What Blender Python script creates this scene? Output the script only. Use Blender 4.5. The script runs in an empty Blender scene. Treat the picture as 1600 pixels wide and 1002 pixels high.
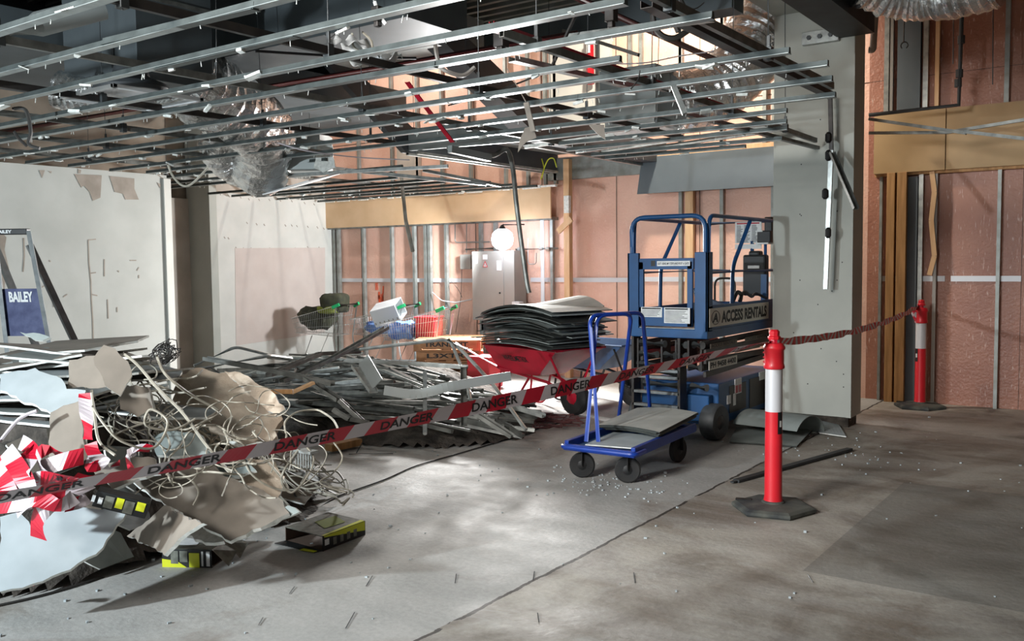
import bpy, math, random
from mathutils import Vector as V, Matrix, Euler
from mathutils import noise as mnoise
S = bpy.context.scene
COL = S.collection
R = math.radians
# ------------------------------------------------------------------ camera
FL, YAW, PITCH, ROLL, CH = 1420.0, R(35.6), R(3.6), R(-.65), 1.6
_cy, _sy = math.cos(YAW), math.sin(YAW)
FWD = V((-_sy*math.cos(PITCH), _cy*math.cos(PITCH), -math.sin(PITCH)))
_r0 = V((_cy, _sy, 0)); _u0 = _r0.cross(FWD)
RGT = _r0*math.cos(ROLL) + _u0*math.sin(ROLL)
UPV = -_r0*math.sin(ROLL) + _u0*math.cos(ROLL)
CAM = V((0, 0, CH))
cd = bpy.data.cameras.new('camera'); cam = bpy.data.objects.new('camera', cd); COL.objects.link(cam)
cd.sensor_width = 36; cd.lens = FL/1600*36; cd.clip_end = 100; cd.clip_start = .05
cam.matrix_world = Matrix((( RGT.x, UPV.x, -FWD.x, 0), (RGT.y, UPV.y, -FWD.y, 0), (RGT.z, UPV.z, -FWD.z, CH), (0, 0, 0, 1)))
S.camera = cam
# ------------------------------------------------------------------ pixel -> place helpers
def ray(x, y): return FWD + RGT*((x-800)/FL) - UPV*((y-501)/FL)
def F(x, y, z=0.0): d = ray(x, y); return CAM + d*((z-CH)/d.z)
def PY(x, y, Y): d = ray(x, y); return CAM + d*(Y/d.y)
def PX(x, y, X): d = ray(x, y); return CAM + d*(X/d.x)
def pj(p):
    d = V(p)-CAM; t = d.dot(FWD); return 800+FL*d.dot(RGT)/t, 501-FL*d.dot(UPV)/t
def PD(x, y, t): return CAM + ray(x, y)*t
# ------------------------------------------------------------------ world, lamps, exposure
w = bpy.data.worlds.new('world'); S.world = w; w.use_nodes = True
w.node_tree.nodes['Background'].inputs[0].default_value = (.92, .95, 1, 1)
w.node_tree.nodes['Background'].inputs[1].default_value = .28
S.view_settings.view_transform = 'Standard'; S.view_settings.look = 'None'
S.view_settings.exposure = 0.12; S.view_settings.gamma = 1.0; S.view_settings.use_curve_mapping = False
def lamp(name, kind, loc, power, col, size=.1, aim=None, angle=None):
    d = bpy.data.lights.new(name, kind); d.energy = power; d.color = col
    if kind == 'AREA': d.size = size
    else: d.shadow_soft_size = size
    if angle: d.spot_size = R(angle); d.spot_blend = .5
    o = bpy.data.objects.new(name, d); COL.objects.link(o); o.location = loc
    if aim: o.rotation_euler = (V(aim)-V(loc)).to_track_quat('-Z', 'Y').to_euler()
    return o
lamp('flood_lamp_light', 'POINT', (-4.85, -1.3, 1.9), 1050, (.82, .93, 1), .07)
lamp('void_lamp_light', 'SPOT', (-4.6, 9.0, 4.9), 520, (1, .93, .80), .12, aim=(-4.9, 10.77, 3.6), angle=125)
lamp('rear_fill_light', 'SPOT', (-3.4, -2.0, 3.6), 2700, (.97, .95, .92), .9, aim=(-2.5, 9.4, 0), angle=42)  # unseen fill spot behind the camera, added to lift the floor and column
lamp('left_void_light', 'POINT', (-7.4, 6.9, 3.55), 190, (1, .96, .9), .04)
lamp('centre_void_light', 'POINT', (-9.2, 9.5, 4.9), 120, (1, .96, .9), .05)
_lp = PY(785, 374, 10.22)
lamp('work_lamp_light', 'SPOT', _lp+V((-.03, -.24, -.02)), 1750, (.98, .97, .95), .28, aim=_lp+V((.7, -3, -1.45)), angle=140)
lamp('work_lamp_side_fill', 'SPOT', _lp+V((-.22, -.1, -.02)), 420, (.9, .96, 1), .08, aim=_lp+V((-3, -.9, -.7)), angle=110)  # extra spot added beside the globe to brighten the rear left wall
LAMP_GLOBE_STRENGTH = 30
# ------------------------------------------------------------------ materials
def lin(h):
    h = h.lstrip('#'); o = []
    for i in (0, 2, 4):
        c = int(h[i:i+2], 16)/255; o.append(c/12.92 if c <= .04045 else ((c+.055)/1.055)**2.4)
    return (o[0], o[1], o[2], 1)
def mat(name, col, rough=.7, metal=0, col2=None, scale=6, bump=0, bscale=40, stretch=None, contrast=(.35, .65), coat=0):
    m = bpy.data.materials.new(name); m.use_nodes = True; nt = m.node_tree; b = nt.nodes['Principled BSDF']
    b.inputs['Base Color'].default_value = lin(col); b.inputs['Roughness'].default_value = rough; b.inputs['Metallic'].default_value = metal
    if coat: b.inputs['Coat Weight'].default_value = coat
    tc = nt.nodes.new('ShaderNodeTexCoord'); src = tc.outputs['Object']
    if stretch:
        mp = nt.nodes.new('ShaderNodeMapping'); mp.inputs['Scale'].default_value = stretch; nt.links.new(src, mp.inputs[0]); src = mp.outputs[0]
    if col2:
        n = nt.nodes.new('ShaderNodeTexNoise'); n.inputs['Scale'].default_value = scale; n.inputs['Detail'].default_value = 6; nt.links.new(src, n.inputs['Vector'])
        r = nt.nodes.new('ShaderNodeValToRGB'); r.color_ramp.elements[0].position = contrast[0]; r.color_ramp.elements[1].position = contrast[1]
        r.color_ramp.elements[0].color = lin(col); r.color_ramp.elements[1].color = lin(col2)
        nt.links.new(n.outputs['Fac'], r.inputs[0]); nt.links.new(r.outputs[0], b.inputs['Base Color'])
    if bump:
        n2 = nt.nodes.new('ShaderNodeTexNoise'); n2.inputs['Scale'].default_value = bscale; n2.inputs['Detail'].default_value = 5; nt.links.new(src, n2.inputs['Vector'])
        bp = nt.nodes.new('ShaderNodeBump'); bp.inputs['Strength'].default_value = bump; bp.inputs['Distance'].default_value = .02
        nt.links.new(n2.outputs['Fac'], bp.inputs['Height']); nt.links.new(bp.outputs[0], b.inputs['Normal'])
    return m
def emis(name, col, s):
    m = bpy.data.materials.new(name); m.use_nodes = True; b = m.node_tree.nodes['Principled BSDF']
    b.inputs['Base Color'].default_value = lin(col); b.inputs['Emission Color'].default_value = lin(col); b.inputs['Emission Strength'].default_value = s
    return m
M = {}
M['pink'] = mat('pink_board', '#c79482', .42, 0, '#d8ab98', 3.5, .25, 30)
M['white'] = mat('white_board', '#cfcdc6', .7, 0, '#c3c2bb', 2.2)
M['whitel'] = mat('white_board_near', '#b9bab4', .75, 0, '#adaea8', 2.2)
M['pier'] = mat('pier_board', '#b5b6ad', .75, 0, '#a9aaa2', 2.0)
M['warmwall'] = mat('warm_plaster', '#bdb3a8', .75, 0, '#aaa094', 2.5)
M['voidwall'] = mat('void_wall', '#a49685', .8, 0, '#7e7468', 1.5)
M['mdf'] = mat('mdf_board', '#c3a27d', .6, 0, '#ceae8a', 2.5)
M['ply'] = mat('ply_board', '#a8895f', .6, 0, '#b5966c', 2.0)
M['galv'] = mat('galvanised_steel', '#b3b6b2', .36, .6, '#8f9290', 14)
M['galvd'] = mat('dull_galvanised_steel', '#858681', .45, .5, '#62635f', 10)
M['steelp'] = mat('stud_steel', '#9b9f9c', .5, .45, '#85867f', 8)
M['battenm'] = mat('batten_steel', '#545b5a', .5, .5, '#444a49', 12)
M['flangem'] = mat('batten_flange_steel', '#9ca3a2', .4, .5, '#868d8c', 12)
M['galvk'] = mat('dark_galvanised_steel', '#6c6d69', .45, .45, '#50514e', 10)
M['dark'] = mat('dark_paint', '#26282a', .6, 0, '#33373a', 5)
M['slab'] = mat('ceiling_slab', '#3b3e40', .85, 0, '#2c2f31', 1.5)
M['deck'] = mat('steel_deck', '#8d8f8c', .5, .4, '#77786f', 3)
M['duct'] = mat('duct_sheet', '#5d6467', .5, .35, '#4e5558', 2)
M['ductl'] = mat('pale_duct_sheet', '#9fa3a1', .5, .3, '#8d9290', 2)
M['foil'] = mat('crinkled_foil', '#e8e8e6', .22, .9, '#cfcfcf', 9, .7, 22)
M['charcoal'] = mat('charcoal_board', '#3a3e43', .6, 0, '#454a4f', 3)
M['greyp'] = mat('grey_panel', '#555d62', .55, 0, '#5e666b', 2)
M['timber'] = mat('pine_timber', '#936b3d', .65, 0, '#b88a58', 7, 0, 40, (3, 3, .3))
M['timberp'] = mat('pale_timber', '#cfa276', .65, 0, '#dcb78d', 7, 0, 40, (3, 3, .4))
M['pallet'] = mat('pallet_timber', '#a87c57', .75, 0, '#8e6644', 9)
M['red'] = mat('safety_red_plastic', '#d8202e', .4, 0, '#c81a27', 3, coat=.1)
M['wheelg'] = mat('grey_tyre', '#4c4f51', .55, 0, '#3a3c3e', 8)
M['redp'] = mat('red_paint', '#b3122c', .4, 0, '#9a1026', 5)
M['refl'] = mat('reflective_band', '#cfcfd2', .45, .1)
M['rubber'] = mat('black_rubber', '#1f2022', .75, 0, '#343534', 12)
M['tyre'] = mat('tyre_rubber', '#17181a', .8, 0, '#2b2a29', 9)
M['hexbase'] = mat('bollard_base_rubber', '#2d3031', .85, 0, '#55564f', 8)
M['blue'] = mat('blue_enamel', '#0c3690', .38, 0, '#123d9a', 6, coat=.1)
M['lift'] = mat('lift_blue_paint', '#0b4a7e', .45, 0, '#0f416e', 4)
M['liftd'] = mat('lift_dark_metal', '#2c2b2b', .5, .3, '#413b37', 8)
M['bluetub'] = mat('blue_tub_paint', '#2f4f78', .55, 0, '#3e5f86', 5)
M['black'] = mat('black_plastic', '#0f1012', .5)
M['paper'] = mat('white_label', '#dfe1e0', .6, 0, '#cfd2d2', 20)
M['ink'] = mat('black_ink', '#101114', .6)
M['cream'] = mat('sign_cream', '#d6d3c8', .55)
M['pbw'] = mat('plasterboard_face', '#aeb6b8', .8, 0, '#9fa7a9', 5)
M['pbb'] = mat('plasterboard_paper_back', '#867d72', .85, 0, '#766e64', 6)
M['pbe'] = mat('plasterboard_core', '#e6e7e2', .9, 0, '#c9cbc4', 30)
M['pbg'] = mat('grey_green_board', '#7c8481', .85, 0, '#8e9592', 5)
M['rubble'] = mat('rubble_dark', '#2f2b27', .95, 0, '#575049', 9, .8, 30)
M['rubbl'] = mat('rubble_dust', '#8e8880', .95, 0, '#6e675e', 9, .6, 30)
M['insul'] = mat('insulation_wool', '#cbbca9', .95, 0, '#b3a18e', 9, 1, 14)
M['cable'] = mat('pale_cable', '#aca799', .6, 0, '#928d80', 20)
M['cabled'] = mat('dark_cable', '#33312f', .6)
M['cabler'] = mat('maroon_cable', '#6d4140', .6)
M['tred'] = mat('tape_red', '#b5102c', .4)
M['twhite'] = mat('tape_white', '#bfb6ba', .4)
M['yel'] = mat('box_yellow', '#c9cf1e', .5)
M['boxk'] = mat('box_black_card', '#17191a', .5)
M['boxi'] = mat('box_brown_card', '#5c4b40', .8)
M['boxg'] = mat('box_grey_print', '#77796f', .5, 0, '#55574f', 25)
M['cab'] = mat('cabinet_grey', '#a3a09a', .5, .1, '#999690', 2)
M['wire'] = mat('chrome_wire', '#c9cccb', .3, .8)
M['green'] = mat('green_plastic', '#0d9a5a', .45)
M['olive'] = mat('olive_fabric', '#41422f', .9, 0, '#2f2f24', 9)
M['lime'] = mat('lime_fabric', '#7f8a30', .8)
M['plastw'] = mat('white_plastic', '#d5d7d8', .45)
M['plastr'] = mat('red_crate_plastic', '#b51f2b', .45)
M['plastb'] = mat('blue_film', '#3763b0', .35, 0, '#7f9fd0', 12)
M['ladder'] = mat('ladder_blue', '#27305a', .6, 0, '#474f74', 14)
M['alu'] = mat('aluminium', '#8d9191', .4, .6, '#75797a', 12)
M['glow'] = emis('lamp_globe', '#e6efff', LAMP_GLOBE_STRENGTH)
M['orange'] = mat('orange_spray_paint', '#e4572e', .7)
M['sheetd'] = mat('dark_sheet', '#2b2e2c', .65, 0, '#3d413d', 8)
M['sheetl'] = mat('pale_sheet', '#b9bab3', .7, 0, '#a7a8a1', 6)
M['rodm'] = mat('hanger_rod_steel', '#4c4f50', .5, .6)
M['yrope'] = mat('yellow_cord', '#c8d23a', .6)
M['redpipe'] = mat('red_pipe', '#d21a26', .4)
M['copper'] = mat('pipe_grey', '#8f8a84', .5, .4)
# ------------------------------------------------------------------ mesh building
def frame(d, up=V((0, 0, 1))):
    d = d.normalized()
    if abs(d.dot(up)) > .98: up = V((0, 1, 0)) if abs(d.y) < .9 else V((1, 0, 0))
    x = d.cross(up).normalized(); y = x.cross(d).normalized()
    return x, y, d
class MB:
    def __init__(s, X=None): s.v = []; s.f = []; s.m = []; s.X = X or Matrix()
    def add(s, vs, fs, mi=0):
        n = len(s.v); s.v += [s.X @ V(p) for p in vs]; s.f += [tuple(i+n for i in f) for f in fs]; s.m += [mi]*len(fs)
    def box(s, c, d, rot=None, mi=0, taper=1):
        vs = []
        for z in (-1, 1):
            for y in (-1, 1):
                for x in (-1, 1):
                    k = taper if z > 0 else 1
                    p = V((x*d[0]/2*k, y*d[1]/2*k, z*d[2]/2))
                    if rot: p = rot @ p
                    vs.append(p+V(c))
        s.add(vs, [(0, 2, 3, 1), (4, 5, 7, 6), (0, 1, 5, 4), (2, 6, 7, 3), (0, 4, 6, 2), (1, 3, 7, 5)], mi)
    def bb(s, a, b, mi=0):
        a = V(a); b = V(b); s.box((a+b)/2, [abs(b[i]-a[i]) for i in range(3)], None, mi)
    def bar(s, p0, p1, wd, ht, mi=0, up=V((0, 0, 1))):
        p0 = V(p0); p1 = V(p1); x, y, d = frame(p1-p0, V(up)); vs = []
        for p in (p0, p1):
            for a, b in ((-1, -1), (1, -1), (1, 1), (-1, 1)): vs.append(p+x*a*wd/2+y*b*ht/2)
        s.add(vs, [(0, 1, 2, 3), (7, 6, 5, 4), (0, 4, 5, 1), (1, 5, 6, 2), (2, 6, 7, 3), (3, 7, 4, 0)], mi)
    def ext(s, prof, p0, p1, mi=0, up=V((0, 0, 1)), caps=True):
        p0 = V(p0); p1 = V(p1); x, y, d = frame(p1-p0, V(up)); n = len(prof)
        vs = [p+x*a+y*b for p in (p0, p1) for a, b in prof]
        fs = [(i, (i+1) % n, n+(i+1) % n, n+i) for i in range(n)]
        if caps: fs += [tuple(range(n))[::-1], tuple(range(n, 2*n))]
        s.add(vs, fs, mi)
    def tube(s, pts, r, n=8, mi=0, closed=False, caps=True):
        pts = [V(p) for p in pts]; m = len(pts); rs = r if isinstance(r, (list, tuple)) else [r]*m
        vs = []; px = None
        for i, p in enumerate(pts):
            d = (pts[(i+1) % m] - pts[i-1]) if closed else (pts[min(i+1, m-1)] - pts[max(i-1, 0)])
            if d.length < 1e-6: d = V((0, 0, 1))
            d.normalize()
            if px is None: x, y, _ = frame(d)
            else:
                x = px - d*px.dot(d)
                x = x.normalized() if x.length > 1e-5 else frame(d)[0]
                y = d.cross(x)
            px = x
            for k in range(n):
                a = 2*math.pi*k/n; vs.append(p+(x*math.cos(a)+y*math.sin(a))*rs[i])
        fs = []
        for i in range(m if closed else m-1):
            j = (i+1) % m
            for k in range(n): fs.append((i*n+k, i*n+(k+1) % n, j*n+(k+1) % n, j*n+k))
        if caps and not closed: fs += [tuple(range(n))[::-1], tuple(range((m-1)*n, m*n))]
        s.add(vs, fs, mi)
    def lathe(s, prof, c=(0, 0, 0), axis=(0, 0, 1), n=24, mi=0, ph=0):
        c = V(c); x, y, d = frame(V(axis)); vs = []
        for r, z in prof:
            for k in range(n):
                a = 2*math.pi*k/n+ph; vs.append(c+d*z+(x*math.cos(a)+y*math.sin(a))*r)
        fs = []
        for i in range(len(prof)-1):
            for k in range(n): fs.append((i*n+k, i*n+(k+1) % n, (i+1)*n+(k+1) % n, (i+1)*n+k))
        fs += [tuple(range(n))[::-1], tuple(range((len(prof)-1)*n, len(prof)*n))]
        s.add(vs, fs, mi)
    def sheet(s, poly, nrm, th, mt=0, mb=1, me=2):
        nrm = V(nrm).normalized(); n = len(poly); poly = [V(p) for p in poly]
        a = V((0, 0, 0))
        for i in range(n): a += poly[i].cross(poly[(i+1) % n])
        if a.dot(nrm) < 0: poly = poly[::-1]
        vs = poly + [p-nrm*th for p in poly]
        s.add(vs, [tuple(range(n))], mt); s.m[-1] = mt
        k = len(s.v)-2*n
        s.f.append(tuple(k+n+i for i in range(n))[::-1]); s.m.append(mb)
        for i in range(n): s.f.append((k+i, k+n+i, k+n+(i+1) % n, k+(i+1) % n)); s.m.append(me)
    def build(s, name, mats, parent=None, smooth=False, bevel=0, origin=None, at=None):
        if not isinstance(mats, (list, tuple)): mats = [mats]
        me = bpy.data.meshes.new(name)
        if parent: o0 = V(parent.get('_o', (0, 0, 0)))
        elif origin is not None: o0 = V(origin)
        else:
            xs = [p.x for p in s.v]; ys = [p.y for p in s.v]; zs = [p.z for p in s.v]
            o0 = V(((min(xs)+max(xs))/2, (min(ys)+max(ys))/2, min(zs)))
        me.from_pydata([p-o0 for p in s.v], [], s.f)
        for m in mats: me.materials.append(M[m] if isinstance(m, str) else m)
        me.polygons.foreach_set('material_index', s.m)
        if smooth:
            me.polygons.foreach_set('use_smooth', [True]*len(me.polygons))
            try: me.set_sharp_from_angle(angle=R(38))
            except Exception: pass
        me.update()
        o = bpy.data.objects.new(name, me); COL.objects.link(o)
        if parent: o.parent = parent; o['_o'] = tuple(o0)
        else: o.location = o0; o['_o'] = tuple(o0)
        if bevel:
            b = o.modifiers.new('bevel', 'BEVEL'); b.width = bevel; b.segments = 2; b.limit_method = 'ANGLE'
        return o
def tag(o, label, cat, group=None):
    o['label'] = label; o['category'] = cat
    if group: o['group'] = group
    return o
def struct(o): o['kind'] = 'structure'; return o
def root(name, loc, label, cat, group=None):
    o = bpy.data.objects.new(name, None); COL.objects.link(o); o.location = loc; o['_o'] = tuple(loc); o.empty_display_size = .1
    return tag(o, label, cat, group)
def copy_tree(o, parent=None):
    c = o.copy(); COL.objects.link(c)
    if parent: c.parent = parent
    for ch in list(o.children): copy_tree(ch, c)
    return c
_tc = {}
def textmesh(body, bold=.015):
    if (body, bold) in _tc: return _tc[(body, bold)]
    c = bpy.data.curves.new('t', 'FONT'); c.body = body; c.size = 1; c.offset = bold; c.resolution_u = 3
    o = bpy.data.objects.new('t', c); COL.objects.link(o); bpy.context.view_layer.update()
    me = bpy.data.meshes.new_from_object(o.evaluated_get(bpy.context.evaluated_depsgraph_get()))
    vs = [v.co.copy() for v in me.vertices]; fs = [tuple(p.vertices) for p in me.polygons]
    x0 = min(v.x for v in vs); x1 = max(v.x for v in vs); y0 = min(v.y for v in vs); y1 = max(v.y for v in vs)
    vs = [((v.x-x0)/(x1-x0), (v.y-y0)/(y1-y0)) for v in vs]
    bpy.data.objects.remove(o); bpy.data.curves.remove(c); bpy.data.meshes.remove(me)
    _tc[(body, bold)] = (vs, fs); return vs, fs
def text(mb, body, org, xv, yv, mi=0, bold=.015):
    """lettering filling the parallelogram org + xv, yv"""
    vs, fs = textmesh(body, bold); org = V(org); xv = V(xv); yv = V(yv)
    mb.add([org+xv*a+yv*b for a, b in vs], fs, mi)
def arc(c, a, b, r, n=6):
    """rounded corner at c between unit directions a (incoming side) and b"""
    c = V(c); a = V(a); b = V(b); o = c+a*r+b*r
    return [o-b*r*math.cos(t)-a*r*math.sin(t) for t in [math.pi/2*i/n for i in range(n+1)]]
def loop(pts, r):
    """polyline with rounded corners"""
    pts = [V(p) for p in pts]; out = [pts[0]]
    for i in range(1, len(pts)-1):
        a = (pts[i-1]-pts[i]); b = (pts[i+1]-pts[i]); q = min(r, a.length*.45, b.length*.45); a.normalize(); b.normalize()
        p0 = pts[i]+a*q; p1 = pts[i]+b*q
        for k in range(6):
            t = k/5; out.append(p0*(1-t)**2+pts[i]*2*t*(1-t)+p1*t*t)
    out.append(pts[-1]); return out
def curve(pts, n=8):
    """Catmull-Rom through points"""
    pts = [V(p) for p in pts]; out = []
    for i in range(len(pts)-1):
        p0 = pts[max(i-1, 0)]; p1 = pts[i]; p2 = pts[i+1]; p3 = pts[min(i+2, len(pts)-1)]
        for k in range(n):
            t = k/n; out.append(.5*((2*p1)+(p2-p0)*t+(2*p0-5*p1+4*p2-p3)*t*t+(3*p1-p0-3*p2+p3)*t**3))
    out.append(pts[-1]); return out
CH_U = lambda a, b, t=.0025: [(-a/2, -b/2), (a/2, -b/2), (a/2, b/2), (a/2-t, b/2), (a/2-t, -b/2+t), (-a/2+t, -b/2+t), (-a/2+t, b/2), (-a/2, b/2)]
HAT = [(-.025, -.003), (.025, -.003), (.025, 0), (.015, 0), (.012, .030), (-.012, .030), (-.015, 0), (-.025, 0)]
HATM = [1, 1, 1, 0, 0, 0, 1, 1]
def jag(poly, amp, step, rnd):
    out = []; n = len(poly)
    for i in range(n):
        a = V(poly[i]); b = V(poly[(i+1) % n]); k = max(1, int((b-a).length/step))
        out.append(a)
        for j in range(1, k): out.append(a.lerp(b, j/k)+V((rnd.uniform(-1, 1), rnd.uniform(-1, 1), 0))*amp)
    return out
# ================================================================== the setting
BW = 10.77
def floor_material():
    m = bpy.data.materials.new('concrete_floor'); m.use_nodes = True; nt = m.node_tree; N = nt.nodes; L = nt.links; b = N['Principled BSDF']
    g = N.new('ShaderNodeNewGeometry'); P = g.outputs['Position']
    def noise(sc, det=6, vec=None, rough=.6, dist=0):
        n = N.new('ShaderNodeTexNoise'); n.inputs['Scale'].default_value = sc; n.inputs['Detail'].default_value = det; n.inputs['Roughness'].default_value = rough; n.inputs['Distortion'].default_value = dist
        L.new(vec or P, n.inputs['Vector']); return n.outputs['Fac']
    def ramp(f, a, b_, ca, cb):
        r = N.new('ShaderNodeValToRGB'); e = r.color_ramp.elements; e[0].position = a; e[1].position = b_; e[0].color = ca; e[1].color = cb; L.new(f, r.inputs[0]); return r.outputs[0]
    def mix(f, a, b_, t='MIX'):
        x = N.new('ShaderNodeMix'); x.data_type = 'RGBA'; x.blend_type = t
        if isinstance(f, float): x.inputs[0].default_value = f
        else: L.new(f, x.inputs[0])
        for i, c in ((6, a), (7, b_)):
            if isinstance(c, tuple): x.inputs[i].default_value = c
            else: L.new(c, x.inputs[i])
        return x.outputs[2]
    def math_(op, a, b_=None):
        x = N.new('ShaderNodeMath'); x.operation = op
        for i, c in enumerate((a, b_)):
            if c is None: continue
            if isinstance(c, (float, int)): x.inputs[i].default_value = c
            else: L.new(c, x.inputs[i])
        return x.outputs[0]
    W1 = (1, 1, 1, 1); K = (0, 0, 0, 1)
    sep = N.new('ShaderNodeSeparateXYZ'); L.new(P, sep.inputs[0]); X, Y = sep.outputs[0], sep.outputs[1]
    base = mix(ramp(noise(.9, 8, dist=.4), .35, .65, K, W1), lin('#9b9a96'), lin('#b5b3ae'))
    # rougher brown-stained slab right of the joint
    side = math_('GREATER_THAN', X, -2.55)
    brown = mix(ramp(noise(1.3, 9, dist=.8), .40, .60, K, W1), lin('#7b7267'), lin('#aaa499'))
    base = mix(side, base, brown)
    # localised brown stains
    st = ramp(noise(.75, 5, dist=1.2), .55, .68, K, W1)
    base = mix(math_('MULTIPLY', st, .55), base, lin('#6b5a48'))
    # pale dust
    du = ramp(noise(2.6, 10, dist=1.5), .56, .72, K, W1)
    base = mix(math_('MULTIPLY', du, .45), base, lin('#b9b8b3'))
    # brush / drag marks running along X
    mp = N.new('ShaderNodeMapping'); mp.inputs['Scale'].default_value = (.25, 2.2, 1); mp.inputs['Rotation'].default_value = (0, 0, .12); L.new(P, mp.inputs[0])
    dr = ramp(noise(2.2, 6, mp.outputs[0]), .42, .62, K, W1)
    base = mix(math_('MULTIPLY', dr, .28), base, lin('#c0bdb8'))
    fine = ramp(noise(38, 4), .3, .7, (.86, .86, .86, 1), (1.06, 1.06, 1.06, 1))
    base = mix(1.0, base, fine, 'MULTIPLY')
    # saw-cut joints
    wob = math_('MULTIPLY', math_('SUBTRACT', noise(7, 5), .5), .05)
    def line(c, pos, wid, wobble=True):
        d = math_('ABSOLUTE', math_('SUBTRACT', math_('ADD', c, wob) if wobble else c, pos)); return math_('LESS_THAN', d, wid)
    j1 = line(X, -2.54, .011)
    j1 = math_('MULTIPLY', j1, math_('GREATER_THAN', noise(3.1, 3), .40))
    base = mix(j1, base, lin('#3b352f'))
    pa = math_('MULTIPLY', math_('GREATER_THAN', X, PATCH[0]), math_('LESS_THAN', Y, PATCH[1]))
    pa = math_('MULTIPLY', pa, math_('GREATER_THAN', Y, 4.6))
    base = mix(math_('MULTIPLY', pa, .5), base, lin('#6a6a65'))
    L.new(base, b.inputs['Base Color'])
    rr = ramp(noise(1.7, 6), .35, .7, (.58, .58, .58, 1), (.9, .9, .9, 1)); L.new(rr, b.inputs['Roughness'])
    bp = N.new('ShaderNodeBump'); bp.inputs['Strength'].default_value = .35; bp.inputs['Distance'].default_value = .01; L.new(noise(25, 8), bp.inputs['Height']); L.new(bp.outputs[0], b.inputs['Normal'])
    return m
PATCH = (F(1379, 783).x, F(1500, 798).y+.6)
mb = MB(); mb.bb((-12.6, -4, -.1), (3, 11.4, 0)); struct(mb.build('floor', [floor_material()]))
# back wall: sheets of pink board with paper joints
def pinkmat(ca='#d8a894', cb='#e4baa6'):
    m = mat('pink_wall_board', ca, .45, 0, cb, 1.6, .3, 35)
    nt = m.node_tree; N = nt.nodes; L = nt.links; b = N['Principled BSDF']; old = b.inputs['Base Color'].links[0].from_socket
    n = N.new('ShaderNodeTexNoise'); n.inputs['Scale'].default_value = 60; n.inputs['Detail'].default_value = 3
    mp = N.new('ShaderNodeMapping'); mp.inputs['Scale'].default_value = (1, 1, .18); tc = N.new('ShaderNodeTexCoord'); L.new(tc.outputs['Object'], mp.inputs[0]); L.new(mp.outputs[0], n.inputs[0])
    r = N.new('ShaderNodeValToRGB'); r.color_ramp.elements[0].position = .62; r.color_ramp.elements[1].position = .75; r.color_ramp.elements[1].color = (.5, .5, .5, 1); L.new(n.outputs[0], r.inputs[0])
    x = N.new('ShaderNodeMix'); x.data_type = 'RGBA'; L.new(r.outputs[0], x.inputs[0]); L.new(old, x.inputs[6]); x.inputs[7].default_value = lin('#ecd3c6'); L.new(x.outputs[2], b.inputs['Base Color'])
    return m
mb = MB(); mb.bb((-12.6, BW+.06, 0), (3, BW+.2, 5.9)); wb = struct(mb.build('wall_back', [pinkmat()]))
mb = MB(); mb.bb((-2.75, BW+.052, 0), (3, BW+.0595, 5.8)); struct(mb.build('wall_back_dimmed_board', [pinkmat('#96624f', '#a9755f')], wb))  # dimmer light on this stretch of wall is put into a darker board colour
mb = MB()
x = -12
while x < 2.9: mb.bb((x-.002, BW+.050, 0), (x+.002, BW+.0595, 5.8)); x += 1.2
mb.bb((-12, BW+.050, 3.59), (2.9, BW+.0595, 3.594)); struct(mb.build('wall_back_board_joint', ['rubble'], wb))
# the horizontal taped joint / noggin strip at 1.35 m
mb = MB()
for a, b_, z in ((-11.4, -8.3, 1.35), (-7.4, -5.6, 1.36), (-5.6, -3.3, 1.37), (-2.6, -1.93, 1.38), (-1.87, -1.2, 1.38), (-1.14, 1.5, 1.39)):
    mb.bb((a, BW+.035, z-.03), (b_, BW+.06, z+.03))
struct(mb.build('trim_1', ['refl']))
# side walls
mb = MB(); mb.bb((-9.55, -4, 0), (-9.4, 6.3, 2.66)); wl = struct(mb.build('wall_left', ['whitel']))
mb = MB(); mb.bb((-12.6, -4, 0), (-12.0, 8.45, 4.0)); struct(mb.build('wall_left_void', ['voidwall']))
mb = MB(); mb.bb((-12.6, 8.45, 0), (-11.42, BW+.06, 2.7)); w2 = struct(mb.build('wall_left_rear', ['white']))
mb = MB(); mb.bb((-12.6, 8.45, 2.7), (-11.6, BW+.06, 5.9)); struct(mb.build('wall_left_upper', ['warmwall']))
mb = MB(); mb.bb((-11.95, 8.33, 0), (-11.40, 8.46, 4.0)); struct(mb.build('wall_left_pier', ['pier'], bevel=.004))
mb = MB(); mb.bb((-12.02, 5.5, 0), (-11.9, 8.35, 2.62)); struct(mb.build('wall_left_return', ['warmwall']))
mb = MB(); mb.bb((-9.56, 6.25, 0), (-9.38, 6.34, 2.62)); struct(mb.build('trim_2', ['white']))
mb = MB(); mb.bb((2.9, -4, 0), (3.1, BW+.06, 5.9)); struct(mb.build('wall_right', ['voidwall']))
# ceiling slab, steel deck underside with ribs, edge beam
mb = MB(); mb.bb((-12.6, -4, 4.06), (3, 7.9, 4.3)); cs = struct(mb.build('ceiling', ['slab']))
mb = MB()
y = 2.2
while y < 7.6: mb.bb((-11.9, y, 4.0), (-3.3, y+.05, 4.06)); y += .16
mb.bb((-12, 2, 4.05), (-3.3, 7.7, 4.06)); struct(mb.build('ceiling_deck_rib', ['deck'], cs))
mb = MB(); mb.bb((-12, 7.68, 3.80), (-3.11, 7.95, 4.06)); struct(mb.build('ceiling_edge_beam', ['duct']))
mb = MB(); mb.bb((-2.52, -1, 3.66), (-2.2, 8.8, 4.06)); struct(mb.build('ceiling_beam', ['dark']))
mb = MB(); mb.bb((-3.13, 6.8, 3.96), (-2.52, 8.8, 4.3)); struct(mb.build('ceiling_beam', ['pier']))
mb = MB(); mb.bb((-8.9, 2, 3.72), (-8.4, 7.68, 4.04)); struct(mb.build('ceiling_beam', ['slab']))
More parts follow.
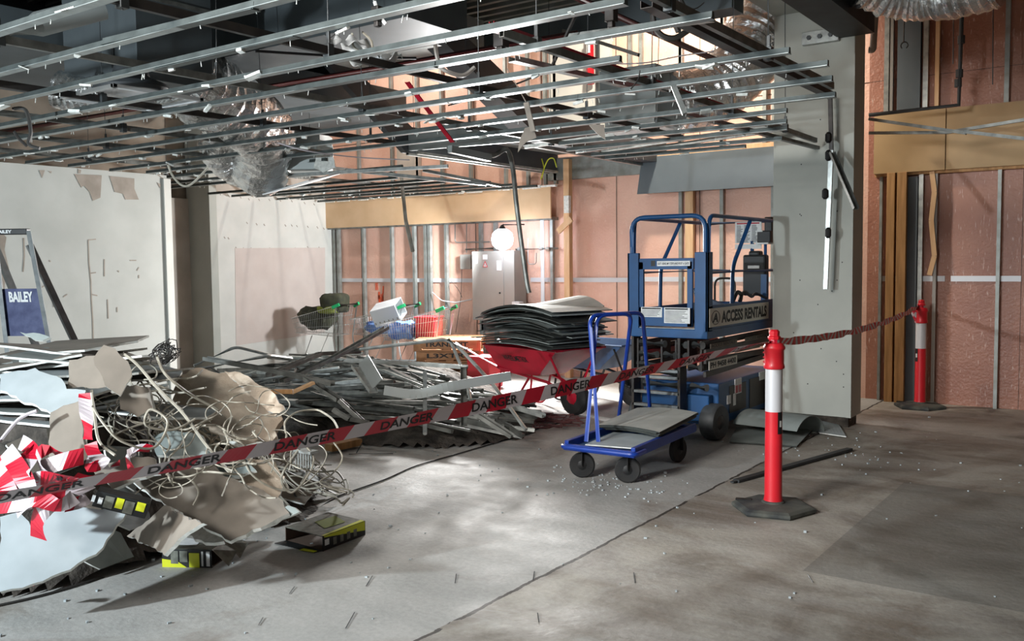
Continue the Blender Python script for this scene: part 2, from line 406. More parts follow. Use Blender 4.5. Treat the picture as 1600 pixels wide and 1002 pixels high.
mb = MB(); mb.bb((-12.6, 7.9, 5.8), (3, BW+.2, 5.95)); struct(mb.build('ceiling_upper', ['warmwall']))
mb = MB(); mb.bb((-12.6, 7.75, 4.3), (3, 7.9, 5.9)); struct(mb.build('wall_above_slab', ['warmwall']))
# boarded column
mb = MB(); mb.bb((-3.13, 8.8, .1), (-2.37, 9.16, 4.06)); pc = struct(mb.build('wall_column', ['pier'], bevel=.004))
mb = MB(); mb.bb((-2.41, 8.795, .1), (-2.366, 9.0, 3.5)); struct(mb.build('corner_bead', ['pier'], pc))
mb = MB(); mb.bb((-3.10, 8.84, 0), (-2.40, 9.12, .12)); struct(mb.build('column_plinth', ['rubble'], pc))
rnd = random.Random(3); mb = MB()
for x_, y_ in ((1282, 187), (1250, 335), (1250, 438), (1278, 476), (1252, 337), (1308, 330), (1308, 438), (1300, 455), (1262, 600), (1307, 565), (1318, 585), (1252, 257), (1318, 605), (1240, 520), (1316, 410), (1283, 545)):
    p = PY(x_, y_, 8.8); mb.lathe([(.006, -.001), (.006, .002)], p, (0, -1, 0), 8)
mb.build('screw_hole', ['ink'], pc)['kind'] = 'structure'
# torn patches and marks on the near left wall
def wallpatch(pts, X, name, m, parent, off=.004):
    mb = MB(); ps = [PX(a, b_, X+off) for a, b_ in pts]; mb.sheet(ps, (1, 0, 0), .003, 0, 0, 0); o = mb.build(name, [m], parent); o['kind'] = 'structure'; return o
M['torn'] = mat('torn_paper_patch', '#a0958a', .85, 0, '#8c8277', 6)
wallpatch([(116, 272), (159, 274), (157, 309), (145, 314), (140, 300), (131, 290), (127, 293)], -9.4, 'torn_patch', 'torn', wl)
wallpatch([(171, 275), (210, 279), (210, 295), (217, 312), (196, 312), (192, 303), (179, 300)], -9.4, 'torn_patch', 'torn', wl)
wallpatch([(61, 266), (70, 266), (66, 278)], -9.4, 'torn_patch', 'torn', wl)
wallpatch([(75, 267), (81, 268), (80, 271)], -9.4, 'torn_patch', 'torn', wl)
wallpatch([(122, 264), (127, 266), (126, 271), (122, 271)], -9.4, 'torn_patch', 'torn', wl)
wallpatch([(245, 285), (251, 288), (250, 294)], -9.4, 'torn_patch', 'torn', wl)
wallpatch([(0, 470), (0, 360), (10, 371), (7, 390), (14, 420), (8, 440), (6, 462)], -9.4, 'torn_patch', 'torn', wl)
def marks(segs, X, name, m, parent):
    mb = MB()
    for s_ in segs:
        for i in range(len(s_)-1):
            mb.bar(PX(*s_[i], X+.002), PX(*s_[i+1], X+.002), .012, .003, 0, up=V((1, 0, 0)))
    o = mb.build(name, [m], parent); o['kind'] = 'structure'
marks([[(138, 375), (139, 410), (142, 440), (143, 470), (145, 500), (146, 545)], [(138, 375), (150, 374)], [(163, 405), (163, 432)], [(168, 468), (169, 498)], [(37, 372), (38, 400), (36, 425)], [(64, 450), (70, 446)], [(83, 455), (84, 480)], [(203, 407), (213, 407)], [(217, 418), (214, 423)], [(142, 427), (150, 426)], [(143, 460), (152, 462)], [(104, 512), (111, 513)], [(183, 480), (183, 488)], [(217, 430), (217, 435)], [(184, 423), (186, 425)], [(77, 407), (79, 409)], [(105, 460), (99, 464)], [(260, 280), (262, 340)], [(240, 268), (262, 285)]], -9.4, 'scuff_mark', 'torn', wl)
# stripped pinkish area with rows of fixing holes on the rear left wall
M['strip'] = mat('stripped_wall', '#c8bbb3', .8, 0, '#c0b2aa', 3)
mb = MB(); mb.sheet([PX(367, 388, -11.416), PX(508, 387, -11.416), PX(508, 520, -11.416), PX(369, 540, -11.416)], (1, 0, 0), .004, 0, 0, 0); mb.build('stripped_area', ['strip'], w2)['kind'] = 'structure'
marks([[(a, b_), (a+2, b_+3)] for a, b_ in ((335, 301), (343, 302), (357, 305), (375, 307), (388, 310), (404, 311), (420, 311), (437, 312), (455, 313), (475, 316), (490, 318), (385, 347), (400, 349), (412, 350), (445, 351), (455, 351), (463, 352), (480, 353), (495, 354), (505, 356), (368, 386), (380, 387), (392, 387), (405, 388), (421, 387), (434, 388), (446, 388), (461, 387), (480, 385), (498, 386), (380, 484), (393, 484), (407, 482), (420, 483), (436, 481), (448, 482), (462, 481), (480, 480), (350, 370), (356, 371))], -11.42, 'fixing_hole', 'torn', w2)
# MDF / plywood bands (trims)
def band(px0, px1, ytop0, ybot0, Y, m, name):
    a = PY(px0, ytop0, Y); b_ = PY(px0, ybot0, Y); c = PY(px1, ytop0, Y)
    return a, b_, c
mb = MB(); mb.bb((-11.42, BW-.14, 2.22), (-6.93, BW-.12, 2.66)); struct(mb.build('trim_3', ['mdf']))
rnd = random.Random(5); mb = MB(); x = -11.4
while x < -6.95:
    l = rnd.uniform(.05, .3); h = rnd.uniform(.01, .05); mb.box((x+l/2, BW-.13, 2.665), (l, .05, h)); x += l+rnd.uniform(0, .08)
o = struct(mb.build('trim_4', ['pbe']))
mb = MB(); mb.bb((-11.4, BW-.12, 2.2), (-6.93, BW+.06, 2.24)); struct(mb.build('trim_5', ['galvd']))
mb = MB(); mb.bb((-2.66, BW-.08, 2.55), (-1.93, BW-.03, 3.2)); mb.bb((-1.92, BW-.08, 2.55), (2.9, BW-.03, 3.2)); struct(mb.build('trim_6', ['ply']))
mb = MB(); mb.bb((-2.66, BW-.03, 2.52), (2.9, BW+.05, 2.56)); struct(mb.build('trim_7', ['timber']))
# grey bulkhead panel left of the column
mb = MB(); mb.sheet([(-5.52, BW-.27, 2.47), (-3.6, BW-.27, 2.47), (-3.6, BW-.27, 2.93), (-5.45, BW-.27, 2.93)], (0, -1, 0), .03, 0, 0, 0)
struct(mb.build('trim_8', ['greyp']))
mb = MB(); mb.bb((-5.5, BW-.26, 2.93), (-3.6, BW+.05, 2.98)); mb.bb((-3.6, BW-.28, 2.4), (-3.54, BW-.2, 3.0)); struct(mb.build('trim_9', ['timberp']))
mb = MB(); mb.bb((-7.05, BW-.02, 2.75), (-5.5, BW+.05, 3.05)); struct(mb.build('trim_10', ['steelp']))
# white flat panel high on back wall, pier between
mb = MB(); mb.bb((-7.02, BW-.02, 3.3), (-6.05, BW+.05, 5.6)); struct(mb.build('trim_11', ['white']))
mb = MB(); mb.bb((-9.9, BW-.02, 2.7), (-9.45, BW+.05, 3.5)); struct(mb.build('trim_12', ['warmwall']))
p = PY(1445, 100, BW)
mb = MB(); mb.bb((PY(1402, 100, BW-.03).x, BW-.03, 3.2), (PY(1438, 100, BW-.03).x, BW+.05, 5.2)); mb.bb((PY(1412, 400, BW-.03).x, BW-.03, 0), (PY(1432, 400, BW-.03).x, BW+.05, 2.5)); struct(mb.build('trim_13', ['greyp']))
# steel studs against the pink wall: every one its own object
def stud(px, pyref, z0, z1, wd=.04, dp=.05, m='steelp', label=None, cat='stud', group=None, name='steel_stud', Y=BW+.005):
    X = PY(px, pyref, Y).x; mb = MB(); mb.ext(CH_U(wd, dp, .003), (X, Y, z0), (X, Y, z1), up=V((0, 1, 0)))
    return tag(mb.build(name, [m]), label, cat, group)
G1 = 'steel studs under the left MDF band'
for i, px in enumerate((524, 530, 569, 613, 648, 666, 672, 698, 752, 775)):
    stud(px, 400, 0, 2.2, .045 if i not in (5, 6) else .055, .06, 'steelp', 'galvanised wall stud on pink board below the long tan band', group=G1)
for px, lab in ((863, 'pale steel stud beside the vertical white pipe right of the electrical cabinet'), (1064, 'thin steel stud just left of the timber post behind the scissor lift'), (1128, 'steel stud seen through the middle of the blue lift guardrail'), (1208, 'steel stud against pink board just left of the boarded column')):
    stud(px, 400, 0, 4.9 if px > 1000 else 2.2, .045, .05, 'steelp', lab)
stud(1376, 400, 0, 2.52, .03, .05, 'steelp', 'narrow steel stud right of the boarded column, left of the twin timber post')
stud(1438, 400, 0, 2.52, .045, .05, 'galv', 'bright perforated steel stud behind the far red bollard')
stud(1461, 400, 0, 2.52, .035, .05, 'copper', 'steel stud with torn paper, right of the far bollard')
stud(1560, 400, 0, 2.52, .035, .05, 'steelp', 'plain steel stud on pink board nearest the right picture edge, below the tan band')
for px, wd, m, lab in ((1386, .05, 'galv', 'spotted galvanised stud above the plywood band, first right of the column'), (1394, .03, 'copper', 'thin brown stud beside the grey strip above the plywood band'), (1447, .05, 'galv', 'spotted galvanised stud right of the grey strip above the plywood band'), (1465, .04, 'timberp', 'pale stud next to the spotted stud above the plywood band'), (1574, .045, 'steelp', 'steel stud high on pink board near top right corner')):
    stud(px, 100, 3.2, 5.0, wd, .05, m, lab)
G2 = 'steel studs high on the pink wall behind the ceiling grid'
for px in (560, 612, 652, 690, 735, 790, 825, 852, 868, 985, 1002, 1063, 1128, 1195):
    stud(px, 200, 3.0 if px > 980 else 2.7, 5.5, .045, .05, 'steelp', 'galvanised wall stud on pink board above the tan bands, behind the ceiling grid', group=G2)
# timber posts
def post(px, py, Y, z0, z1, wd, dp, m, lab, name='timber_post'):
    X = PY(px, py, Y).x; mb = MB(); mb.box((X, Y, (z0+z1)/2), (wd, dp, z1-z0)); return tag(mb.build(name, [m], bevel=.003), lab, 'timber post')
post(888, 400, BW-.06, 0, 3.02, .09, .09, 'timberp', 'pale timber post right of the electrical cabinet, rising past the tan band')
post(1078, 400, BW-.02, 0, 2.6, .11, .06, 'timberp', 'honey timber post behind the scissor lift gate')
o = post(1391, 450, BW-.05, 0, 2.55, .085, .09, 'timber', 'left half of the twin rough timber post right of the column')
o = post(1408, 450, BW-.05, 0, 2.55, .10, .09, 'timber', 'right half of the twin rough timber post right of the column')
mb = MB(); mb.bar(PY(893, 342, BW-.2), PY(872, 362, BW-.2), .03, .08); tag(mb.build('timber_offcut', ['timberp']), 'short broken timber offcut leaning off the end of the tan band', 'timber')
mb = MB(); mb.bb(PY(881, 333, BW-.16), PY(892, 306, BW-.10)); tag(mb.build('timber_packer', ['pbe']), 'small pale timber block fixed at the end of the tan band', 'timber block')
# ================================================================== bollards
def bollard(loc, label, stick_ang, rot=0):
    r = root('safety_bollard', loc, label, 'bollard'); X = Matrix.Translation(loc) @ Matrix.Rotation(rot, 4, 'Z')
    mb = MB(X); mb.lathe([(.255, 0), (.265, .012), (.262, .03), (.235, .042), (.085, .052), (.06, .052)], n=6)
    mb.lathe([(.075, .05), (.07, .06), (.06, .065)], n=20)
    b = mb.build('base', ['hexbase'], r)
    mb = MB(X); mb.box((-.19, .02, .0475), (.10, .045, .006), Matrix.Rotation(.1, 3, 'Z')); mb.build('base_handle_slot', ['black'], b)
    mb = MB(X); mb.lathe([(.062, .05), (.055, .10), (.053, .64)], n=28, mi=0)
    mb.lathe([(.053, .91), (.063, .915), (.066, .925), (.063, .94), (.0605, .95), (.0605, 1.03), (.068, 1.04), (.068, 1.052), (.055, 1.075), (.03, 1.08), (.026, 1.10)], n=28)
    p = mb.build('post', ['red'], r, smooth=True)
    mb = MB(X); mb.lathe([(.0535, .64), (.0535, .91)], n=28); mb.build('reflective_sleeve', ['refl'], r, smooth=True)
    mb = MB(X); mb.lathe([(.026, 1.095), (.04, 1.10), (.042, 1.115), (.032, 1.125), (.034, 1.15), (.022, 1.162)], n=8); mb.build('cap', ['red'], r, bevel=.002)
    mb = MB(X)
    for a in range(-3, 3):
        t0 = stick_ang+a*.12; t1 = t0+.12
        for z0, z1, mi in ((.50, .64, 0), (.545, .585, 1)):
            q = .0548 if mi == 0 else .0555
            if mi and a not in (-1, 0, 1): continue
            mb.add([(q*math.cos(t), q*math.sin(t), z) for t, z in ((t0, z0), (t1, z0), (t1, z1), (t0, z1))], [(0, 1, 2, 3)], mi)
    mb.build('warning_sticker', ['ink', 'paper'], r)
    mb = MB(X)
    for z in (.955, .985, 1.015): mb.box((-.062, 0, z), (.012, .02, .01))
    mb.build('collar_lug', ['red'], p)
    return r
bollard(F(1208, 797), 'red bollard with white band on a black hexagonal base, nearest, right foreground', R(-35), R(12))
bollard(F(1437, 637), 'smaller-looking red bollard standing by the pink back wall, far right', R(-130), R(0))
# ================================================================== barrier tape
def ribbon(mb, pts, wv, width, period=.11, off=0, words=True, every=3, tm=2, slant=.02):
    """tape: pts polyline, wv list of width directions; alternating stripes (0 red, 1 white), black lettering (2)"""
    pts = [V(p) for p in pts]; L = [0]
    for i in range(1, len(pts)): L.append(L[-1]+(pts[i]-pts[i-1]).length)
    def at(s, w):
        s = max(0, min(L[-1]-1e-6, s)); i = 0
        while i < len(L)-2 and L[i+1] < s: i += 1
        t = (s-L[i])/max(1e-6, L[i+1]-L[i]); c = pts[i].lerp(pts[i+1], t); d = wv[i].lerp(wv[i+1], t)
        return c+d.normalized()*w*width, i
    n = max(2, int(L[-1]/.02)); s0 = 0
    for k in range(n):
        a = L[-1]*k/n; b = L[-1]*(k+1)/n
        mi = int((a+off)/period) % 2
        mb.add([at(a-slant, -.5)[0], at(b-slant, -.5)[0], at(b+slant, .5)[0], at(a+slant, .5)[0]], [(0, 1, 2, 3)], mi)
    if words:
        vs, fs = textmesh('DANGER', .02); s = .1
        while s+.30 < L[-1]:
            for sg in (1, -1):
                out = []
                for a, b in vs:
                    p, i = at(s+a*.28, (b-.5)*.6); q = at(s+a*.28+.01, (b-.5)*.6)[0]; wdir = wv[i]; nn = (pts[i+1]-pts[i]).cross(wdir)
                    out.append(p+(nn.normalized()*.0012*sg if nn.length > 1e-7 else V()))
                mb.add(out, fs, tm)
            s += .34+.16*every
def sag(a, b, s, n=24): a = V(a); b = V(b); return [a.lerp(b, i/n)-V((0, 0, s*4*(i/n)*(1-i/n))) for i in range(n+1)]
bt = F(1208, 797)+V((0, 0, 1.085)); bf = F(1437, 637)+V((0, 0, 1.085))
p0 = PD(-60, 789, 3.0); pts = sag(p0, bt+V((-.03, 0, 0)), .03, 40)
mb = MB(); wv = []
vdir = (pts[-1]-pts[0]).normalized()
for i in range(41):
    u = i/40; a = (.75 if u < .2 else .75-.6*(u-.2)/.3 if u < .5 else .15+1.05*max(0, u-.62)/.38)+.12*math.sin(i*.5)
    side = vdir.cross(V((0, 0, 1))).normalized(); up = side.cross(vdir).normalized()
    wv.append(up*math.cos(a)+side*math.sin(a))
ribbon(mb, pts, wv, .075, .11, every=1); o = mb.build('barrier_tape', ['tred', 'twhite', 'ink'])
tag(o, 'red and white danger tape stretched from lower left edge to the near bollard', 'barrier tape')
pts = sag(bt+V((.03, 0, 0)), bf+V((-.03, 0, 0)), .07, 60); mb = MB(); wv = []
vdir = (pts[-1]-pts[0]).normalized(); side = vdir.cross(V((0, 0, 1))).normalized()
for i in range(61):
    a = .5*math.sin(i*.9)+.3*math.sin(i*.37); wv.append(V((0, 0, 1))*math.cos(a)+side*math.sin(a))
ribbon(mb, pts, wv, .055, .05, words=False, slant=.008); o = mb.build('barrier_tape', ['red', 'paper', 'ink'])
tag(o, 'twisted red and white tape running between the two red bollards', 'barrier tape')
# knots on both bollards
for (c, lab) in ((bt, 'knot of barrier tape wound round the neck of the near bollard'), (bf, 'knotted tape end hanging at the neck of the far bollard')):
    mb = MB(); rnd = random.Random(4)
    for k in range(3):
        pp = [c+V((math.cos(a)*.033, math.sin(a)*.033, .004*math.sin(3*a+k)+(.0+k*.008))) for a in [i*math.pi/8 for i in range(17)]]
        ribbon(mb, pp, [V((0, .2*k-.2, 1)).normalized()]*17, .016, .06, words=False, slant=0)
    if c is bf:
        for k in range(4):
            pp = [c+V((-.04-.012*k+.01*math.sin(j*1.3+k), -.05, -.03*j)) for j in range(7-k)]; ribbon(mb, pp, [V((1, .5*math.sin(k+j*.7), 0)).normalized() for j in range(7-k)], .035, .05, words=False, slant=.01)
    tag(mb.build('tape_knot', ['tred', 'twhite', 'ink']), lab, 'barrier tape')
# ================================================================== panel trolley
def wheel(name, c, ax, rad, wd, parent, hub='black', tread='tyre', n=28):
    mb = MB(); h = wd/2; mb.lathe([(rad*.55, -h*.9), (rad*.9, -h), (rad, -h*.6), (rad, h*.6), (rad*.9, h), (rad*.55, h*.9)], c, ax, n)
    o = mb.build(name, [tread], parent, smooth=True)
    mb = MB(); mb.lathe([(rad*.2, -h*1.15), (rad*.52, -h*.7), (rad*.52, h*.7), (rad*.2, h*1.15)], c, ax, 18)
    for k in range(4):
        a = k*math.pi/2+.4; x, y, d = frame(V(ax)); p = V(c)+(x*math.cos(a)+y*math.sin(a))*rad*.36
        mb.lathe([(rad*.06, -h*.95), (rad*.06, h*.95)], p, ax, 8)
    mb.build('hub', [hub], o, smooth=True); return o
tp = F(1000, 740); a0 = F(908, 747); a1 = F(980, 754); a2 = F(1056, 722)
r = root('panel_trolley', (-3.28, 6.1, 0), 'blue drywall panel trolley with tall tube frames, standing mid-floor', 'trolley')
dk0 = V((-3.56, 5.62, .24)); ex = V((.575, .02, 0)); ey = V((-.06, 1.16, 0))
def DQ(u, v, z): return dk0+ex*u+ey*v+V((0, 0, z-.24))
mb = MB()
for (u0, v0, u1, v1) in ((0, 0, 1, 0), (0, 1, 1, 1)): mb.bar(DQ(u0, v0, .245), DQ(u1, v1, .245), .04, .045)
for (u0, v0, u1, v1) in ((.03, 0, .03, 1), (.97, 0, .97, 1)): mb.bar(DQ(u0, v0, .255), DQ(u1, v1, .255), .035, .075)
for v in (.3, .6): mb.bar(DQ(.03, v, .225), DQ(.97, v, .225), .04, .02)
mb.build('chassis', ['blue'], r, bevel=.006)
mb = MB(); mb.tube(loop([DQ(-.02, .12, .25), DQ(-.02, -.03, .25), DQ(1.02, -.03, .25), DQ(1.02, .12, .25)], .05), .016); mb.build('bumper_tube', ['blue'], r, smooth=True)
mb = MB(); mb.sheet([DQ(.05, .02, .238), DQ(.95, .02, .238), DQ(.95, .98, .238), DQ(.05, .98, .238)], (0, 0, 1), .012, 0, 0, 0); mb.build('deck_panel', ['bluetub'], r)
fa = [PY(935, 692, 5.82), PY(921, 507, 5.90), PY(1004, 490, 6.45), F(1016, 646, .27)]
fb = [PY(916, 690, 5.80), PY(933, 500, 5.98), PY(987, 492, 6.30), F(967, 651, .27)]
fa[0].z = .26; fb[0].z = .26; fb[2].z = fb[1].z = fa[1].z = fa[2].z = 1.2
for q in (fa, fb):
    mb = MB(); mb.tube(loop(q, .09), .0165, 10); mb.build('frame_loop', ['blue'], r, smooth=True)
for c, v, rad in (((-3.48, 5.74, .1), 0, .095), ((-3.12, 5.78, .1), 1, .095), ((-3.11, 6.6, .1), 2, .1), ((-3.52, 6.62, .1), 3, .1)):
    ax = V((.35, -1, 0)).normalized() if v < 2 else V((1, -.1, 0)).normalized()
    c = V((c[0], c[1], rad)); ax = V((.18, 1, 0)).normalized().cross(V((0, 0, 1))) if v > 1 else V((.5, -1, 0)).normalized()
    o = wheel('wheel', c, ax, rad, .045, r)
    mb = MB(); s = ax*.035
    for k in (-1, 1): mb.bar(c+s*k, c+s*k*.9+V((0, 0, .12)), .006, .04, up=ax)
    mb.bar(c+V((0, 0, .12))-ax*.04, c+V((0, 0, .12))+ax*.04, .06, .01); mb.build('fork', ['black'], r)
# sheets lying on the trolley
def slab_sheet(name, pts, th, mats, label, cat, group=None, bend=0, n=8, smooth=False):
    """bent board from 4 corners (3D): sag along first edge"""
    a, b, c, d = [V(p) for p in pts]; mb = MB(); nr = (b-a).cross(d-a).normalized()
    if nr.z < 0: nr = -nr
    g = []
    for i in range(n+1):
        t = i/n; s = bend*4*t*(1-t)
        for k in (0, 1): g.append((a if not k else d).lerp(b if not k else c, t)+nr*s)
    top = g; bot = [p-nr*th for p in g]; m = len(g); fs = []; mi = []
    for i in range(n):
        j = 2*i; fs.append((j, j+1, j+3, j+2)); mi.append(0); fs.append((m+j, m+j+2, m+j+3, m+j+1)); mi.append(1)
        fs.append((j, j+2, m+j+2, m+j)); mi.append(2); fs.append((j+1, m+j+1, m+j+3, j+3)); mi.append(2)
    fs += [(0, m, m+1, 1), (m-2, m-1, 2*m-1, 2*m-2)]; mi += [2, 2]
    mb.v = top+bot; mb.f = fs; mb.m = mi
    o = mb.build(name, mats, smooth=False); return tag(o, label, cat, group)
rnd = random.Random(8)
for k in range(4):
    z = .275+k*.013; j = lambda: rnd.uniform(-.03, .03)
    lab = ['lowest bent grey sheet on the blue trolley', 'second bent grey sheet up on the blue trolley', 'third bent grey sheet up on the blue trolley', 'topmost pale curved sheet lying on the blue trolley'][k]
    slab_sheet('curved_sheet', [DQ(-.02+j(), .50+j(), z+.0), DQ(1.0+j(), .36+j(), z+.03), DQ(1.04+j(), .98+j(), z+.07), DQ(.03+j(), 1.05, z+.05)], .008, ['sheetl' if k == 3 else 'pbg', 'sheetd', 'sheetd'], lab, 'sheet', bend=.018)
slab_sheet('flat_sheet', [DQ(.25, .05, .266), DQ(.9, .1, .266), DQ(.92, .55, .268), DQ(.2, .5, .268)], .008, ['pbw', 'pbw', 'pbe'], 'flat pale blue board lying on the front of the blue trolley deck', 'sheet')
# ================================================================== scissor lift
LX0, LX1, LY0, LY1 = -3.99, -3.21, 7.4, 9.2
r = root('scissor_lift', ((LX0+LX1)/2, (LY0+LY1)/2, 0), 'blue scissor lift with folded scissor stack and guardrails, beside the column', 'scissor lift')
mb = MB(); mb.bb((LX0+.03, LY0+.25, .12), (LX1-.0, LY1, .50)); mb.bb((LX0+.06, LY0+.15, .16), (LX1-.05, LY0+.25, .40)); ch = mb.build('chassis', ['lift'], r, bevel=.012)
mb = MB(); mb.bb((LX1+.0, LY0+.5, .2), (LX1+.006, LY0+.9, .45)); mb.bb((LX1, LY0+1.0, .18), (LX1+.006, LY0+1.65, .46)); mb.build('access_panel', ['liftd'], ch)
mb = MB(); mb.bb((LX1+.0005, LY0+.62, .36), (LX1+.009, LY0+.78, .50)); mb.bb((LX1+.0005, LY0+.44, .29), (LX1+.009, LY0+.52, .37)); mb.bb((LX1+.0005, LY0+.58, .26), (LX1+.009, LY0+.64, .37)); mb.bb((LX1, LY0+1.25, .42), (LX1+.009, LY0+1.40, .5)); mb.build('warning_label', ['paper'], ch)
mb = MB(); mb.bb((LX1+.009, LY0+.63, .37), (LX1+.011, LY0+.69, .44)); mb.bb((LX1+.009, LY0+.71, .37), (LX1+.011, LY0+.77, .44)); mb.build('label_pictogram', ['redp'], ch)
# wheels
for c, ax in (((-3.23, 7.60, .165), (1, -.10, 0)), ((LX0+.02, 7.66, .165), (1, -.10, 0)), ((-3.22, 9.02, .165), (1, 0, 0)), ((LX0+.02, 9.02, .165), (1, 0, 0))):
    o = wheel('wheel', V(c), V(ax).normalized(), .165, .14, r, hub='liftd', tread='wheelg')
# end ladder with two dark plates
for X in (-3.93, -3.47): mb = MB(); mb.bb((X-.012, 7.38, .24), (X+.012, 7.52, .92)); mb.build('ladder_plate', ['liftd'], r)
mb = MB()
for z in (.30, .42, .56, .62): mb.bb((-3.93, 7.38, z-.012), (-3.47, 7.44, z+.012))
mb.build('ladder_rung', ['alu'], r)
M['tubeg'] = mat('pivot_tube_grey', '#7e8282', .5, .2, '#6b6f70', 9)
mb = MB()
for z, xs in ((.86, ((-3.9, -3.62), (-3.5, -3.42), (-3.36, -3.26))), (.76, ((-3.9, -3.70), (-3.64, -3.52), (-3.5, -3.42))), (.665, ((-3.92, -3.5), (-3.40, -3.28))), (.60, ((-3.85, -3.5),)), (.49, ((-3.85, -3.48), (-3.38, -3.22)))):
    for a, b in xs: mb.tube([(a, 7.46, z), (b, 7.42, z)], .033, 12)
mb.build('pivot_tube', ['tubeg'], r, smooth=True)
for x_ in (-3.9, -3.66, -3.52, -3.40, -3.28): mb = MB(); mb.bb((x_-.008, 7.425, .63), (x_+.008, 7.60, .90)); mb.build('end_bracket', ['liftd'], r)
# folded arms: shallow crossing beams, outer right set visible
for i, (z0, z1) in enumerate(((.60, .64), (.66, .66), (.72, .68), (.76, .76), (.80, .80), (.86, .87))):
    for X in (-3.26, -3.88):
        mb = MB(); dx = .035 if i % 2 else 0; mb.bar((X-dx if X > -3.5 else X+dx, 7.46, z0), (X-dx if X > -3.5 else X+dx, 9.12, z1), .03, .052, up=V((0, 0, 1)))
        mb.build('scissor_arm', ['liftd' if i != 3 else 'redp'], r, bevel=.004)
def sideplate(y0, y1, z0, z1, body, nm, bold=.02, tex=None, m='cream'):
    mb = MB(); mb.bb((LX1+.001+SOFF, y0, z0), (LX1+.005+SOFF, y1, z1)); o = mb.build(nm, [m], r)
    if body:
        mb = MB(); a, b, c, d = tex; text(mb, body, (LX1+.0065+SOFF, a, c), (0, b-a, 0), (0, 0, d-c), 0, bold); mb.build('lettering', ['ink'], o)
    return o
SOFF = -.03
sideplate(7.50, 8.15, .635, .715, 'PH 9458 4400', 'phone_sign', .04, (7.53, 8.12, .648, .702))
sideplate(7.53, 8.15, .825, .865, 'ACCESS RENTALS', 'arm_sign', .015, (7.55, 8.1, .832, .860), m='pbb')
sideplate(8.35, 9.0, .825, .865, 'ACCESS RENTALS', 'arm_sign', .015, (8.37, 8.98, .832, .860), m='pbb')
sideplate(8.1, 8.75, .74, .765, '', 'arm_strip', m='pbb')
# platform
SOFF = 0
mb = MB(); mb.bb((LX0, LY0, .92), (LX1, LY1, 1.0)); mb.bb((LX1-.02, LY0, 1.0), (LX1, LY1, 1.21)); mb.bb((LX0, LY0, 1.0), (LX0+.02, LY1, 1.17)); mb.bb((LX0, LY1-.02, 1.0), (LX1, LY1, 1.17))
pf = mb.build('platform', ['lift'], r, bevel=.006)
mb = MB(); mb.bb((LX0+.03, LY0+.02, 1.0), (LX1-.03, LY1-.03, 1.008)); mb.build('platform_floor', ['alu'], pf)
o = sideplate(7.44, 8.90, 1.02, 1.185, 'ACCESS RENTALS', 'company_sign', .045, (7.70, 8.84, 1.045, 1.155))
mb = MB(); X = LX1+.007; cc = V((X, 7.57, 1.10))
mb.tube([cc+V((0, .09*math.cos(a), .06*math.sin(a))) for a in [i*math.pi/10 for i in range(20)]], .003, 4, closed=True)
text(mb, 'A', (X, 7.50, 1.06), (0, .12, 0), (0, .02, .08), 0, .05); mb.build('logo', ['ink'], o)
mb = MB(); mb.bb((LX1-.06, 9.15, 1.06), (LX1+.02, 9.45, 1.16)); mb.build('extension_rail', ['liftd'], r)
# thick front posts
for x0, x1 in ((LX0, LX0+.11), (LX1-.12, LX1)):
    mb = MB(); mb.bb((x0, LY0, .98), (x1, LY0+.04, 1.68)); mb.bb((x0 if x0 == LX0 else x1-.02, LY0, .98), (x0+.02 if x0 == LX0 else x1, LY0+.12, 1.68)); mb.build('corner_post', ['lift'], r, bevel=.004)
mb = MB(); mb.tube(loop([(LX0+.03, LY0+.03, 1.6), (LX0+.03, LY0+.03, 2.0), (LX1-.03, LY0+.03, 2.0), (LX1-.03, LY0+.03, 1.6)], .13), .021, 10); mb.build('front_rail', ['lift'], r, smooth=True)
for X in (LX0+.03, LX1-.02):
    mb = MB()
    mb.tube(loop([(X, LY0+.06, 1.05), (X, LY0+.08, 2.0), (X, LY1-.03, 2.0), (X, LY1-.03, 1.05)], .10), .019, 10)
    mb.tube(loop([(X, LY0+.05, 1.5), (X, LY1-.02, 1.5)], .05), .015, 8)
    mb.tube(loop([(X, LY0+1.05, 1.98), (X, LY0+.62, 1.55), (X, LY0+.60, 1.02)], .1), .019, 10)
    mb.build('side_rail', ['lift'], r, smooth=True)
mb = MB(); mb.tube([(LX0+.03, LY1-.03, 2.0), (LX1-.02, LY1-.03, 2.0)], .019, 8); mb.tube([(LX0+.03, LY1-.03, 1.5), (LX1-.02, LY1-.03, 1.5)], .015, 8); mb.build('rear_rail', ['lift'], r, smooth=True)
# gate
mb = MB(); y = LY0+.02
mb.bb((LX0+.10, y, 1.53), (LX1-.14, y+.03, 1.63)); mb.bb((LX0+.10, y, 1.02), (LX0+.15, y+.03, 1.6)); mb.bb((LX1-.20, y, 1.02), (LX1-.15, y+.03, 1.6)); mb.bb((LX0+.10, y, 1.02), (LX1-.15, y+.03, 1.19))
gt = mb.build('gate', ['lift'], r, bevel=.003)
mb = MB(); mb.bb((-3.70, y-.004, 1.56), (-3.38, y, 1.605)); g = mb.build('gate_label', ['paper'], gt)
mb = MB(); text(mb, 'EXIT USING MY STEPS AND POST A GATE', (-3.69, y-.0055, 1.572), (.30, 0, 0), (0, 0, .02), 0, .02); mb.build('lettering', ['ink'], g)
mb = MB(); mb.bb((-3.76, y-.004, 1.56), (-3.72, y, 1.61)); mb.build('gate_latch', ['liftd'], gt)
mb = MB(); mb.bb((LX0+.13, y-.004, 1.10), (LX0+.34, y, 1.19)); mb.bb((LX0+.36, y-.004, 1.05), (LX1-.17, y, 1.19)); g = mb.build('instruction_sheet', ['paper'], gt)
mb = MB()
